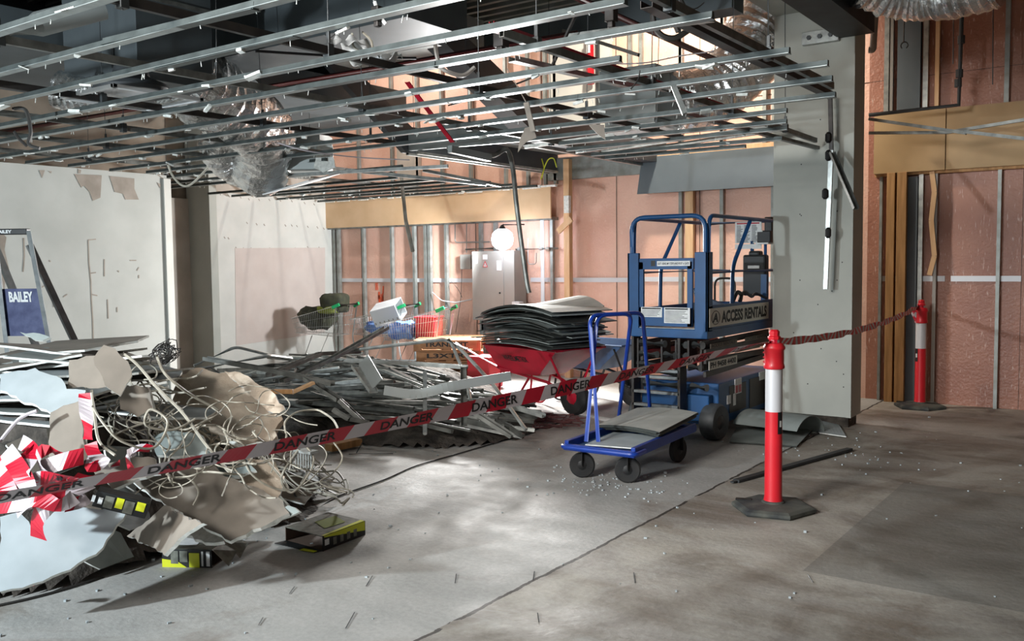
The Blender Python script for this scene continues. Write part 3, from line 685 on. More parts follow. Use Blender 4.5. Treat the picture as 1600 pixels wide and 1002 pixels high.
for x0, x1, z0 in ((LX0+.14, LX0+.33, 1.11), (LX0+.37, LX1-.19, 1.06)):
    z = z0
    while z < 1.165: mb.bb((x0, y-.0055, z), (x0+(x1-x0)*rnd.uniform(.7, 1), y-.0045, z+.004)); z += .012
    mb.bb((x0, y-.0055, 1.172), (x1, y-.0045, 1.184))
mb.build('printed_lines', ['ink'], g)
# controller, placard, boxes on the far rail
mb = MB(); mb.bb((-3.52, 9.0, 1.24), (-3.28, 9.12, 1.66)); mb.bb((-3.46, 9.0, 1.64), (-3.34, 9.12, 1.70)); c_ = mb.build('manual_box', ['black'], r, bevel=.02)
mb = MB(); mb.bb((-3.46, 8.993, 1.52), (-3.34, 9.0, 1.55)); mb.build('box_label', ['paper'], c_)
mb = MB(); mb.bb((-3.62, 9.05, 1.78), (-3.34, 9.06, 2.0)); mb.bb((-3.62, 9.05, 1.72), (-3.34, 9.06, 1.77)); c_ = mb.build('placard', ['paper'], r)
mb = MB(); mb.bb((-3.60, 9.043, 1.975), (-3.36, 9.049, 1.99)); mb.build('placard_heading', ['redp'], c_)
mb = MB()
for k in range(15):
    for x0 in (-3.6, -3.52, -3.44): mb.bb((x0, 9.043, 1.79+k*.012), (x0+.066*rnd.uniform(.5, 1), 9.049, 1.7945+k*.012))
mb.build('placard_print', ['ink'], c_)
mb = MB(); mb.bb((-3.36, 8.98, 1.78), (-3.22, 9.1, 1.90)); mb.bb((-3.30, 9.02, 1.88), (-3.22, 9.12, 2.04)); mb.build('control_box', ['black'], r, bevel=.01)
mb = MB(); mb.bb((-3.37, 8.97, 1.765), (-3.24, 9.11, 1.782)); mb.bb((-3.37, 8.97, 1.89), (-3.30, 9.05, 1.905)); mb.build('control_box_trim', ['paper'], r)
mb = MB(); mb.tube([(-3.44, 9.06, 1.7), (-3.44, 9.06, 1.8)], .02, 8); mb.tube([(-3.30, 9.06, 1.1), (-3.30, 9.06, 1.78)], .016, 8); mb.bb((-3.31, 8.96, 1.2), (-3.25, 9.02, 1.46)); mb.build('control_bracket', ['lift'], r)
mb = MB(); mb.tube(loop([(-3.82, 9.0, 1.0), (-3.82, 9.0, 1.42), (-3.6, 9.0, 1.42), (-3.6, 9.0, 1.2)], .08), .012, 8); mb.build('inner_handle', ['liftd'], r, smooth=True)
# clutter on the platform
mb = MB(); mb.tube(curve([(-3.62, 8.2, 1.08), (-3.62, 8.1, 1.28), (-3.6, 8.0, 1.33), (-3.58, 8.05, 1.15)]), .012); mb.bb((-3.66, 8.1, 1.01), (-3.54, 8.3, 1.2)); tag(mb.build('power_tool', ['black']), 'black power tool standing on the scissor lift platform behind the gate', 'tool')
slab_sheet('paper_sheet', [(-3.24, 7.6, 1.26), (-3.24, 7.9, 1.2), (-3.4, 7.92, 1.14), (-3.4, 7.55, 1.33)], .003, ['paper'], 'white crumpled sheet of paper sticking up over the lift sign', 'paper')
mb = MB(); mb.tube(curve([(-3.26, 8.3, 1.22), (-3.27, 8.4, 1.30), (-3.25, 8.55, 1.25), (-3.3, 8.8, 1.27), (-3.25, 8.95, 1.22)]), .014); mb.tube(curve([(-3.26, 8.1, 1.22), (-3.26, 8.2, 1.3), (-3.26, 8.3, 1.28), (-3.25, 8.25, 1.22)]), .02); tag(mb.build('extension_lead', ['cabled']), 'thick black cord draped along the lift platform edge', 'cord')
# ================================================================== wheelbarrows
def barrow(loc, ang, tubm, legm, label, txt=True, tyre=.19):
    X = Matrix.Translation(loc) @ Matrix.Rotation(ang, 4, 'Z'); r = root('wheelbarrow', loc, label, 'wheelbarrow')
    # x = forward (towards wheel), tub
    mb = MB(X); n = 4
    top = [(-.60, -.33), (.62, -.36), (.62, .36), (-.60, .33)]; bot = [(-.42, -.22), (.18, -.20), (.18, .20), (-.42, .22)]
    zt, zb = .70, .40
    T = [V((a, b, zt)) for a, b in top]; B = [V((a, b, zb)) for a, b in bot]
    Ti = [V((a*.97, b*.95, zt)) for a, b in top]; Bi = [V((a*.95, b*.93, zb+.012)) for a, b in bot]
    mb.add(T+B+Ti+Bi, [(0, 1, 5, 4), (1, 2, 6, 5), (2, 3, 7, 6), (3, 0, 4, 7), (4, 5, 6, 7), (8, 12, 13, 9), (9, 13, 14, 10), (10, 14, 15, 11), (11, 15, 12, 8), (12, 15, 14, 13), (0, 8, 9, 1), (1, 9, 10, 2), (2, 10, 11, 3), (3, 11, 8, 0)])
    tb = mb.build('tub', [tubm], r)
    mb = MB(X); mb.tube([T[0], T[1], T[2], T[3]], .011, 8, closed=True); mb.build('tub_rim', [tubm], tb, smooth=True)
    if txt:
        mb = MB(X); a = T[0]*.38+B[0]*.62*1; 
        o0 = T[0].lerp(B[0], .52)+V((.22, -.003, 0)); uz = (T[0]-B[0]).normalized()*.07
        text(mb, 'WHEELMETRIX', o0, V((.40, -.004, 0)), uz, 0, .02); mb.build('lettering', ['ink'], tb)
    for sd in (-1, 1):
        mb = MB(X); mb.tube([(-.95, .30*sd, .62), (-.42, .24*sd, .44), (.22, .12*sd, .33), (.52, .07*sd, .22)], .017, 8); mb.build('handle', [legm], r, smooth=True)
        mb = MB(X); mb.tube([(-1.12, .32*sd, .675), (-.93, .298*sd, .613)], .022, 10); mb.build('grip', ['black'], r, smooth=True)
        mb = MB(X); mb.tube(loop([(-.40, .23*sd, .43), (-.46, .24*sd, .02), (-.22, .24*sd, .02), (-.02, .16*sd, .36)], .09), .014, 8); mb.build('leg', [legm], r, smooth=True)
        mb = MB(X); mb.tube([(.50, .34*sd, .66), (.50, .09*sd, .24)], .013, 6); mb.build('front_brace', [legm], r, smooth=True)
    w_ = wheel('wheel', X @ V((.52, 0, tyre)), (X.to_3x3() @ V((0, 1, 0))), tyre, .10, r, hub=legm, tread='tyre')
    return r, X
BL = V((-5.50, 8.22, 0)); BA = R(-14)
rb, BX = barrow(BL, BA, 'redp', 'redp', 'red wheelbarrow heaped with grey sheets, in front of the electrical cabinet')
rb2, BX2 = barrow(V((-5.25, 9.0, 0)), R(-8), 'bluetub', 'black', 'dark blue wheelbarrow parked behind the red wheelbarrow', txt=False)
# stack of sheets on the barrow
rnd = random.Random(21); z = .70
for k in range(24):
    L_ = .60+rnd.uniform(-.08, .08); Wd = .36+rnd.uniform(-.04, .03); dx = rnd.uniform(-.10, .07)+(.0 if k < 12 else .05); dy = rnd.uniform(-.05, .05); an = rnd.uniform(-.2, .2)
    c = [(-L_+dx, -Wd+dy), (L_-.02+dx, -Wd+dy), (L_+dx, Wd+dy), (-L_+dx, Wd+dy)]
    q = Matrix.Rotation(an, 3, 'Z'); droop = .03+.06*k/24
    pts_ = [BX @ (q @ V((a, b, z+.015+(.05 if k > 18 and a > 0 else 0)))) for a, b in c]
    mats = ['sheetl', 'sheetd', 'sheetd'] if k > 21 else ['pbg' if k % 5 == 0 else 'sheetd', 'sheetd', 'pbg' if k % 4 == 0 else 'sheetd']
    if k == 23: pts_ = [BX @ V(p) for p in ((-.15, -.2, 1.10), (.56, -.3, 1.05), (.62, .35, 1.14), (-.05, .4, 1.17))]
    lab = 'dark limp sheet in the stack on the red wheelbarrow'; g = 'dark sheets stacked on the red wheelbarrow'
    if k == 23: lab, g = 'topmost pale grey board, raised at the back of the wheelbarrow stack', None
    if k == 22: lab, g = 'pale curling board on the left top of the wheelbarrow stack', None
    slab_sheet('stacked_sheet', pts_, .009, mats, lab, 'sheet', g, bend=droop); z += .0155
# red crate by the barrow
mb = MB(); c = PY(758, 585, 9.3); mb.box((c.x, 9.3, .2), (.36, .3, .38)); mb.box((c.x, 9.3, .40), (.40, .34, .03)); r_ = tag(mb.build('red_tub', ['plastr'], bevel=.01), 'red box-shaped tub on the floor behind the wheelbarrow handles', 'tub')
# ================================================================== pallets
PC = V(((PY(705, 540, 9.55).x), 9.55, 0)); zb = 0
for k, lab in enumerate(('lowest pallet of the timber pallet stack', 'second lowest pallet of the timber pallet stack', 'third pallet up, stencilled on its side, in the pallet stack', 'topmost timber pallet of the stack left of the wheelbarrow')):
    a = R(35+rnd.uniform(-4, 4)+(0)); loc = PC+V((rnd.uniform(-.03, .03), rnd.uniform(-.03, .03), zb)); X = Matrix.Translation(loc) @ Matrix.Rotation(a, 4, 'Z')
    rp = root('pallet', loc, lab, 'pallet'); Wp = .44
    for i in range(5): mb = MB(X); mb.box((0, -.40+i*.2, .141), (2*Wp, .12, .018)); mb.build('deck_board', ['pallet'], rp)
    for i in (-1, 0, 1): mb = MB(X); mb.box((i*(Wp-.05), 0, .122), (.10, .92, .02)); mb.build('stringer_board', ['pallet'], rp)
    for i in (-1, 0, 1):
        for j in (-1, 0, 1): mb = MB(X); mb.box((i*(Wp-.05), j*.40, .067), (.10, .12, .09)); mb.build('block', ['pallet'], rp)
    for j in (-1, 0, 1): mb = MB(X); mb.box((0, j*.41, .012), (2*Wp, .10, .018)); mb.build('bottom_board', ['pallet'], rp)
    if k in (2, 3):
        mb = MB(X); mb.box((0, -.466, .09), (.8, .012, .10)); sb = mb.build('side_board', ['pallet'], rp)
        mb = MB(X); text(mb, 'L3XTRE' if k == 2 else 'TRANSMIT', (-.3, -.4735, .065), (.58, 0, 0), (0, 0, .06), 0, .03); mb.build('stencil', ['ink'], sb)
    zb += .152
# ================================================================== shopping trolleys
def cart(loc, ang, label, sc=1.0):
    X = Matrix.Translation(loc) @ Matrix.Rotation(ang, 4, 'Z') @ Matrix.Scale(sc, 4); r = root('shopping_trolley', loc, label, 'shopping trolley')
    # +x is the handle end
    T = [V((-.50, -.20, .78)), V((.38, -.27, .98)), V((.38, .27, .98)), V((-.50, .20, .78))]
    B = [V((-.46, -.16, .55)), V((.30, -.22, .52)), V((.30, .22, .52)), V((-.46, .16, .55))]
    mb = MB(X); mb.tube(T, .006, 6, closed=True); mb.tube(B, .005, 6, closed=True)
    for i in range(4):
        j = (i+1) % 4; n = 22 if i in (0, 2) else 12
        for k in range(n): t = k/n; mb.tube([T[i].lerp(T[j], t), B[i].lerp(B[j], t)], .0028, 4)
        for q in (.33, .66): mb.tube([T[i].lerp(B[i], q), T[j].lerp(B[j], q)], .003, 4)
    for k in range(1, 12): t = k/12; mb.tube([B[0].lerp(B[1], t), B[3].lerp(B[2], t)], .0028, 4)
    mb.build('basket', ['wire'], r)
    mb = MB(X)
    for s in (-1, 1): mb.tube(loop([(.42, .26*s, .98), (.34, .24*s, .5), (.40, .24*s, .14), (-.42, .17*s, .12), (-.40, .16*s, .2)], .06), .011, 8); mb.tube([(-.1, .2*s, .52), (-.3, .18*s, .13)], .008, 6)
    mb.tube([(-.42, -.17, .12), (-.42, .17, .12)], .01, 6); mb.tube([(.40, -.24, .14), (.40, .24, .14)], .01, 6); mb.build('frame', ['wire'], r, smooth=True)
    for a, b in ((.40, .24), (.40, -.24), (-.42, .17), (-.42, -.17)):
        mb = MB(X); mb.lathe([(.055, -.014), (.055, .014)], (a, b, .055), (0, 1, 0), 16); mb.bar((a, b, .05), (a, b, .13), .03, .02); mb.build('caster', ['rubber'], r)
    mb = MB(X); mb.tube([(.46, -.22, 1.0), (.46, .22, 1.0)], .016, 10); h = mb.build('handle', ['black'], r, smooth=True)
    for s in (-1, 1): mb = MB(X); mb.bar((.36, .27*s, .96), (.475, .24*s, 1.01), .035, .05); mb.build('handle_end', ['green'], r, bevel=.006)
    return X
cA = PY(508, 500, 9.8); cA.z = 0; XA = cart(cA, R(8), 'left wire shopping trolley loaded with olive bags')
cB = PY(602, 500, 10.05); cB.z = 0; XB = cart(cB, R(14), 'middle wire shopping trolley carrying the white open box')
cC = PY(655, 500, 9.55); cC.z = 0; XC = cart(cC, R(18), 'right wire shopping trolley beside the pallets, holding red and blue things')
def blob(c, d, name, m, lab, cat, seed=0, X=None, rough=.15, rot=0, sq=.6):
    """soft bag: rounded box displaced with noise"""
    n = 14; vs = []; fs = []
    for i in range(n+1):
        th = math.pi*i/n
        for j in range(2*n):
            ph = math.pi*j/n; s = lambda v: math.copysign(abs(v)**sq, v)
            p = V((s(math.sin(th))*s(math.cos(ph)), s(math.sin(th))*s(math.sin(ph)), s(math.cos(th))))
            q = 1+rough*mnoise.noise(p*2.2+V((seed, seed*2, 0)))
            vs.append(Matrix.Rotation(rot, 3, 'Z') @ V((p.x*d[0]/2*q, p.y*d[1]/2*q, p.z*d[2]/2*q))+V(c))
    for i in range(n):
        for j in range(2*n): fs.append((i*2*n+j, (i+1)*2*n+j, (i+1)*2*n+(j+1) % (2*n), i*2*n+(j+1) % (2*n)))
    mb = MB(X); mb.add(vs, fs); o = mb.build(name, [m], smooth=True); return tag(o, lab, cat)
blob((-.15, 0, .78), (.62, .34, .34), 'fabric_bag', 'olive', 'dark olive bag slumped along the left shopping trolley', 'bag', 1, XA, .5, 0, .8)
blob((.2, 0, 1.02), (.40, .36, .30), 'tool_bag', 'olive', 'upright olive and brown tool bag on top of the left shopping trolley', 'bag', 2, XA, .12, .2, .45)
blob((.16, -.1, .92), (.38, .2, .12), 'green_pouch', 'lime', 'lime green pouch under the tool bag in the left trolley', 'bag', 3, XA, .2)
blob((.0, 0, .66), (.6, .34, .2), 'clear_bag', 'plastb', 'pale blue plastic bag filling the middle shopping trolley', 'bag', 5, XB, .3)
blob((-.22, 0, .68), (.40, .30, .24), 'blue_bag', 'plastb', 'crumpled blue plastic bag in the right shopping trolley', 'bag', 6, XC, .35)
mb = MB(XC); mb.box((.15, 0, .72), (.28, .34, .30)); mb.box((.15, 0, .87), (.31, .37, .02)); tag(mb.build('red_crate', ['plastr'], bevel=.01), 'red plastic crate in the right shopping trolley', 'crate')
XQ = Matrix.Translation(PY(607, 488, 9.75)) @ Matrix.Rotation(R(20), 4, 'Z') @ Matrix.Rotation(R(-14), 4, 'Y') @ Matrix.Rotation(R(20), 4, 'X')
mb = MB(XQ); a, b, c = .20, .16, .125
for q, d in (((0, -b, 0), (2*a, .01, 2*c)), ((0, b, 0), (2*a, .01, 2*c)), ((-a, 0, 0), (.01, 2*b, 2*c)), ((0, 0, -c), (2*a, 2*b, .01)), ((0, 0, c), (2*a, 2*b, .01))): mb.box(q, d)
o = tag(mb.build('open_box', ['plastw']), 'white open metal box tilted on top of the middle trolley', 'box')
mb = MB(XQ)
for k in range(6): mb.box((-.18+k*.07, -b-.006, -c+.05), (.02, .004, .035))
mb.build('vent_slot', ['cab'], o)
# ================================================================== electrical cabinet and pipes
r = root('electrical_cabinet', (-7.85, 10.55, .78), 'grey wall-hung electrical cabinet with warning stickers under the glaring lamp', 'electrical cabinet')
mb = MB(); mb.bb((-8.2, 10.47, .78), (-7.45, BW, 1.78)); mb.build('body', ['cab'], r, bevel=.006)
mb = MB(); mb.bb((-8.19, 10.455, .79), (-7.63, 10.47, 1.77)); d = mb.build('door', ['cab'], r, bevel=.004)
for z in (1.18, .90): mb = MB(); mb.lathe([(.012, 0), (.012, .012)], (-7.69, 10.455, z), (0, -1, 0), 12); mb.build('lock', ['ink'], d)
mb = MB(); mb.bb((-8.17, 10.45, 1.60), (-8.09, 10.455, 1.72)); mb.bb((-7.99, 10.45, 1.66), (-7.91, 10.455, 1.73)); mb.bb((-7.74, 10.45, 1.50), (-7.66, 10.455, 1.64)); mb.build('sticker', ['paper'], d)
mb = MB(); mb.add([(-7.99, 10.4485, 1.55), (-7.90, 10.4485, 1.55), (-7.945, 10.4485, 1.64)], [(0, 1, 2)]); mb.add([(-7.975, 10.4475, 1.558), (-7.915, 10.4475, 1.558), (-7.945, 10.4475, 1.62)], [(0, 1, 2)], 1); mb.add([(-7.95, 10.4465, 1.565), (-7.94, 10.4465, 1.565), (-7.945, 10.4465, 1.605)], [(0, 1, 2)], 2); mb.build('warning_triangle', ['redpipe', 'paper', 'ink'], d)
mb = MB(); mb.bb((-7.46, 10.42, .88), (-7.33, 10.52, 1.06)); mb.bb((-7.395, 10.415, .88), (-7.39, 10.42, 1.06)); tag(mb.build('socket_box', ['plastw'], bevel=.004), 'small white socket box on the lower right of the electrical cabinet', 'socket')
mb = MB(); mb.bb((-8.05, BW-.3, .62), (-7.1, BW, .78)); tag(mb.build('cable_trunking', ['dark'], bevel=.004), 'dark box trunking directly beneath the electrical cabinet', 'trunking')
for X_, l in ((-8.02, 'white upright under the left end of the dark trunking'),): mb = MB(); mb.bb((X_-.03, BW-.3, 0), (X_+.01, BW-.25, .78)); tag(mb.build('support_leg', ['galv']), l, 'support')
mb = MB(); mb.bb((-8.62, BW-.06, 1.52), (-8.42, BW+.0, 1.74)); tag(mb.build('junction_box', ['cab'], bevel=.004), 'small grey junction box left of the electrical cabinet', 'junction box')
def pipe(pts, rad, m, lab, cat='pipe', name='pipe', n=8, rr=.05):
    mb = MB(); mb.tube(loop(pts, rr), rad, n); return tag(mb.build(name, [m], smooth=True), lab, cat)
y = BW-.05
pipe([(PY(847, 342, y).x, y, 2.2), (PY(847, 342, y).x, y, .8)], .028, 'plastw', 'white vertical pipe between the cabinet and the timber post')
pipe([PY(806, 390, y), PY(872, 388, y)], .016, 'galv', 'short horizontal metal pipe with fittings right of the lamp')
for px in (812, 846, 856): mb = MB(); p = PY(px, 389, y); mb.lathe([(.024, -.03), (.028, -.01), (.028, .01), (.024, .03)], p, (1, 0, 0), 8); tag(mb.build('pipe_fitting', ['galv']), {812: 'pipe fitting next to the lamp on the horizontal pipe', 846: 'pipe fitting where the horizontal pipe meets the white pipe', 856: 'pipe fitting at the right end of the horizontal pipe'}[px], 'pipe fitting')
pipe([PY(728, 390, y), PY(772, 388, y)], .014, 'galv', 'short horizontal conduit left of the lamp above the cabinet')
pipe([PY(711, 350, y), PY(711, 379, y), PY(765, 378, y)], .010, 'copper', 'bent conduit dropping from the tan band left of the cabinet')
pipe([PY(729, 350, y), PY(729, 395, y)], .008, 'copper', 'thin vertical conduit above the small junction box')
pipe([PY(825, 372, y), PY(825, 413, y), PY(838, 413, y), PY(838, 395, y)], .007, 'copper', 'small square loop of conduit right of the lamp')
pipe([PY(676, 457, y), PY(690, 470, y), PY(712, 473, y), PY(737, 468, y)], .008, 'plastw', 'white cable sagging along the wall left of the cabinet', 'cable', 'cable')
for i, (a, b) in enumerate((((722, 415), (712, 520)), ((705, 440), (722, 465)), ((800, 500), (797, 390)))):
    pipe([PY(*a, y), PY((a[0]+b[0])/2+3, (a[1]+b[1])/2, y), PY(*b, y)], .004, 'cabled', ['thin dark cable hanging below the junction box', 'short thin cable crossing left of the cabinet', 'thin cable running down the right side of the cabinet'][i], 'cable', 'cable')
# orange paint mark
mb = MB(); rnd = random.Random(2)
for k in range(16):
    p = PY(592+rnd.uniform(-5, 7), 460+rnd.uniform(-14, 24), BW+.055); a = rnd.uniform(-.5, .5); mb.bar(p-V((.02*math.sin(a), 0, .07)), p+V((.02*math.sin(a), 0, .05)), rnd.uniform(.01, .03), .002, up=V((0, 1, 0)))
mb.build('spray_mark', ['orange'], wb)['kind'] = 'structure'
# work lamp
lp = PY(785, 374, 10.22)
r = root('work_lamp', lp, 'glaring round work lamp hanging in front of the electrical cabinet', 'lamp')
mb = MB(); mb.lathe([(.02, -.155), (.09, -.125), (.135, -.08), (.155, 0), (.135, .08), (.09, .125), (.03, .152)], lp, (0, 0, 1), 24); mb.build('globe', ['glow'], r, smooth=True)
mb = MB(); mb.lathe([(.05, .11), (.055, .14), (.03, .18), (.012, .2)], lp, (0, 0, 1), 16); mb.tube([lp+V((0, .02, .2)), V((lp.x, BW-.02, lp.z+.22))], .012, 6); mb.build('lamp_holder', ['black'], r)
# ================================================================== ladder
t = 7.0; A = PD(45, 362, t); B = PD(75, 525, t); dn = (B-A); k = (A.z-.02)/(A.z-B.z); foot = A+dn*k
wdir = (PD(0, 358, t)-A).normalized(); wdir.z = 0; wdir.normalize()
r = root('step_ladder', (foot.x, foot.y, 0), 'blue and aluminium step ladder behind the left rubble heap', 'ladder')
A2 = A+wdir*.27; f2 = foot+wdir*.40
for p, q in ((A, foot), (A2, f2)): mb = MB(); mb.ext(CH_U(.08, .03, .004), p, q, up=V((-.5, -.8, 0))); mb.build('rail', ['alu'], r)
mb = MB(); mb.bar(A+V((0, 0, 0)), A2, .07, .045); tc = mb.build('top_cap', ['black'], r, bevel=.006)
nrm = V((.45, -.85, 0)).normalized()
mb = MB(); a = A+wdir*.23+nrm*.036-V((0, 0, .012)); text(mb, 'BAILEY', a, -wdir*.12, V((0, 0, .024)), 0, .03); mb.build('lettering', ['paper'], tc)
def LQ(u, kk): return (A.lerp(foot, kk)).lerp(A2.lerp(f2, kk), u)
mb = MB(); k0, k1 = .235, .43; mb.sheet([LQ(.03, k0), LQ(.97, k0), LQ(.97, k1), LQ(.03, k1)], nrm, .012, 0, 0, 0); pn = mb.build('tool_panel', ['ladder'], r)
mb = MB(); a = LQ(.80, k0+.055)+nrm*.004; text(mb, 'BAILEY', a, LQ(.20, k0+.055)-LQ(.80, k0+.055), LQ(.8, k0+.012)-LQ(.8, k0+.055), 0, .04); mb.build('lettering', ['paper'], pn)
for kk in (.5, .65, .8, .93): mb = MB(); mb.bar(LQ(.02, kk), LQ(.98, kk), .08, .025); mb.build('step', ['alu'], r)
back = -nrm*.75
for p, q in ((A, foot+back), (A2, f2+back)): mb = MB(); mb.bar(p+V((0, 0, -.1)), q, .03, .05); mb.build('rear_leg', ['alu'], r)
# ================================================================== left demolition heap
BUMPS = [((-5.35, 2.55), 1.0, 1.08), ((-4.95, 3.10), .62, .45), ((-5.7, 3.5), .85, .55), ((-4.75, 3.75), .55, .30), ((-5.3, 4.2), .7, .42), ((-6.2, 2.3), .9, .9), ((-4.75, 2.5), .35, .15)]
def HL(x, y):
    h = 0
    for (cx, cy), rr, a in BUMPS:
        d = ((x-cx)**2+(y-cy)**2)/(rr*rr)
        if d < 1: h = max(h, a*(1-d)**1.1) if a > .5 else h+a*(1-d)**1.5*.55
    return h
def heap(name, HF, x0, x1, y0, y1, n, m, lab, cat, rough=.05, seed=0, trim=.05, hs=.90):
    vs = []; fs = []
    for i in range(n+1):
        for j in range(n+1):
            x = x0+(x1-x0)*i/n; y = y0+(y1-y0)*j/n; h = HF(x, y)
            if h > .01: h = max(0, h-trim)*hs+rough*mnoise.noise(V((x*4+seed, y*4, 0)))*min(1, h*6)+rough*.6*mnoise.noise(V((x*13, y*13, seed)))*min(1, h*6)
            vs.append(V((x, y, max(h, 0)-.004)))
    for i in range(n):
        for j in range(n):
            a = i*(n+1)+j; q = (a, a+n+1, a+n+2, a+1)
            if min(HF(vs[k].x, vs[k].y) for k in q) > trim: fs.append(q)
    mb = MB(); mb.v = vs; mb.f = fs; mb.m = [0]*len(fs); o = mb.build(name, [m]); tag(o, lab, cat); o['kind'] = 'stuff'; return o
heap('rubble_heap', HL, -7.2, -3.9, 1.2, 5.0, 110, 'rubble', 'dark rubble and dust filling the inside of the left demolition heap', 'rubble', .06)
rnd = random.Random(11)
def board(px, ref, nrm, label, group=None, mats=('pbw', 'pbb', 'pbe'), th=.019, jg=.008, name='plasterboard_piece', cat='plasterboard'):
    """board outlined from the photo on its own plane: ref=(px,py,depth), nrm world"""
    nrm = V(nrm).normalized(); P0 = PD(*ref); pts = []
    for x, y in px:
        d = ray(x, y); t = (P0-CAM).dot(nrm)/d.dot(nrm); pts.append(CAM+d*t)
    if nrm.dot(CAM-P0) < 0: nrm = -nrm
    zmin = min(p.z for p in pts)
    if zmin < .02: pts = [p+V((0, 0, .02-zmin)) for p in pts]
    out = []; n = len(pts)
    for i in range(n):
        a, b = pts[i], pts[(i+1) % n]; k = max(1, int((b-a).length/.035)); u = (b-a).normalized().cross(nrm)
        for j in range(k): out.append(a.lerp(b, j/k)+(u*rnd.uniform(-1, 1)*jg if j else V()))
    mb = MB(); mb.sheet(out, nrm, th); o = mb.build(name, list(mats)); return tag(o, label, cat, group)
# the big, recognisable sheets
board([(0, 808), (30, 800), (45, 815), (60, 840), (75, 800), (130, 793), (198, 799), (176, 832), (150, 866), (110, 890), (52, 912), (0, 925)], (110, 850, 4.15), (.55, -.55, .75), 'large white plasterboard sheet leaning at the lower left corner of the heap')
board([(0, 610), (0, 585), (55, 575), (96, 592), (104, 608), (134, 610), (131, 622), (79, 645)], (70, 610, 4.55), (.35, -.5, .8), 'pale blue-grey broken sheet lying flat on the heap front, above the brown sheet')
board([(79, 645), (131, 622), (128, 660), (136, 718), (110, 722), (76, 714)], (100, 680, 4.4), (.4, -.9, .1), 'upright brown-backed sheet below the pale blue-grey sheet', mats=('pbb', 'pbb', 'pbe'))
board([(108, 563), (148, 556), (165, 605), (104, 608), (108, 590), (107, 572)], (130, 590, 4.62), (.55, -.8, .15), 'dark brown-backed fragment standing at the crest of the heap', mats=('pbb', 'pbb', 'pbe'))
board([(146, 560), (162, 539), (180, 545), (200, 565), (206, 588), (198, 600), (188, 619), (164, 603)], (175, 580, 4.55), (.75, -.6, .3), 'lighter brown pointed fragment beside the dark one at the heap crest', mats=('pbb', 'pbb', 'pbe'))
board([(31, 519), (52, 520), (78, 527), (66, 532), (52, 531)], (50, 525, 4.9), (.3, -.8, .5), 'small pointed grey-green shard sticking up from the top of the heap', mats=('pbg', 'pbg', 'pbe'))
board([(205, 750), (232, 735), (330, 722), (352, 745), (395, 760), (442, 782), (452, 802), (360, 846), (300, 812), (255, 786)], (320, 790, 4.6), (.2, -.45, .9), 'broad brown-grey sheet sloping over the front of the heap above the small boxes', mats=('pbb', 'pbb', 'pbe'))
board([(198, 838), (228, 815), (256, 790), (300, 812), (318, 818), (285, 838), (256, 868), (236, 855)], (250, 832, 4.35), (-.3, -.8, .5), 'folded brown-backed sheet just above the left yellow and black box', mats=('pbb', 'pbb', 'pbe'))
board([(238, 682), (262, 672), (312, 678), (330, 700), (336, 716), (290, 712), (245, 712)], (285, 695, 4.9), (.1, -.6, .8), 'grey-green sheet with pale smears in the middle of the heap', mats=('pbg', 'pbb', 'pbe'))
board([(185, 600), (230, 605), (240, 640), (215, 652), (188, 640)], (210, 628, 4.8), (.3, -.9, .2), 'brown-backed sheet in shadow under the pointed fragment', mats=('pbb', 'pbb', 'pbe'))
board([(330, 745), (345, 722), (385, 716), (400, 735), (372, 745)], (365, 732, 4.95), (.2, -.6, .8), 'small pale board poking out beneath the barrier tape left of the cables', mats=('pbg', 'pbb', 'pbe'))
board([(360, 712), (430, 722), (445, 745), (430, 790), (395, 772), (375, 745)], (410, 750, 5.0), (.5, -.5, .6), 'dusty beige board under the cable tangle at the right end of the heap', mats=('insul', 'pbb', 'pbe'))
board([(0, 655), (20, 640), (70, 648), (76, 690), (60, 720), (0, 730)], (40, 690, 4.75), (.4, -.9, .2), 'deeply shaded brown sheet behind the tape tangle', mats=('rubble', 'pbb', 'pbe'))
board([(350, 832), (450, 790), (468, 800), (380, 842), (356, 846)], (400, 822, 4.55), (.2, -.9, .4), 'narrow layered grey sheet edge left of the open box', mats=('pbg', 'pbg', 'pbe'))
board([(145, 735), (200, 712), (242, 716), (250, 740), (205, 752), (175, 765)], (200, 738, 4.6), (.3, -.6, .7), 'brown sheet fragment crossed by the tape in the middle of the heap', mats=('pbb', 'pbb', 'pbe'))
board([(285, 832), (305, 822), (340, 834), (350, 846), (320, 848)], (320, 840, 4.55), (.1, -.4, .9), 'small white broken sheet on the floor behind the left yellow and black box', mats=('pbe', 'pbb', 'pbe'))
board([(270, 595), (300, 576), (352, 582), (420, 620), (442, 655), (425, 690), (380, 688), (338, 672), (300, 655), (275, 630)], (360, 640, 5.5), (.3, -.55, .75), 'broad torn beige insulation sheet draped over the right of the heap', mats=('insul', 'insul', 'insul'), th=.04, jg=.02, name='insulation_sheet', cat='insulation')
board([(350, 580), (375, 582), (425, 612), (445, 640), (430, 650)], (395, 612, 5.4), (.2, -.7, .6), 'pale stripped panel at the top right edge of the insulation', mats=('insul', 'pbb', 'pbe'))
board([(338, 676), (380, 690), (430, 690), (428, 700), (380, 702), (345, 690)], (385, 692, 5.35), (.1, -.9, .35), 'chalky broken edge strip below the insulation sheet', mats=('pbe', 'pbe', 'pbe'))
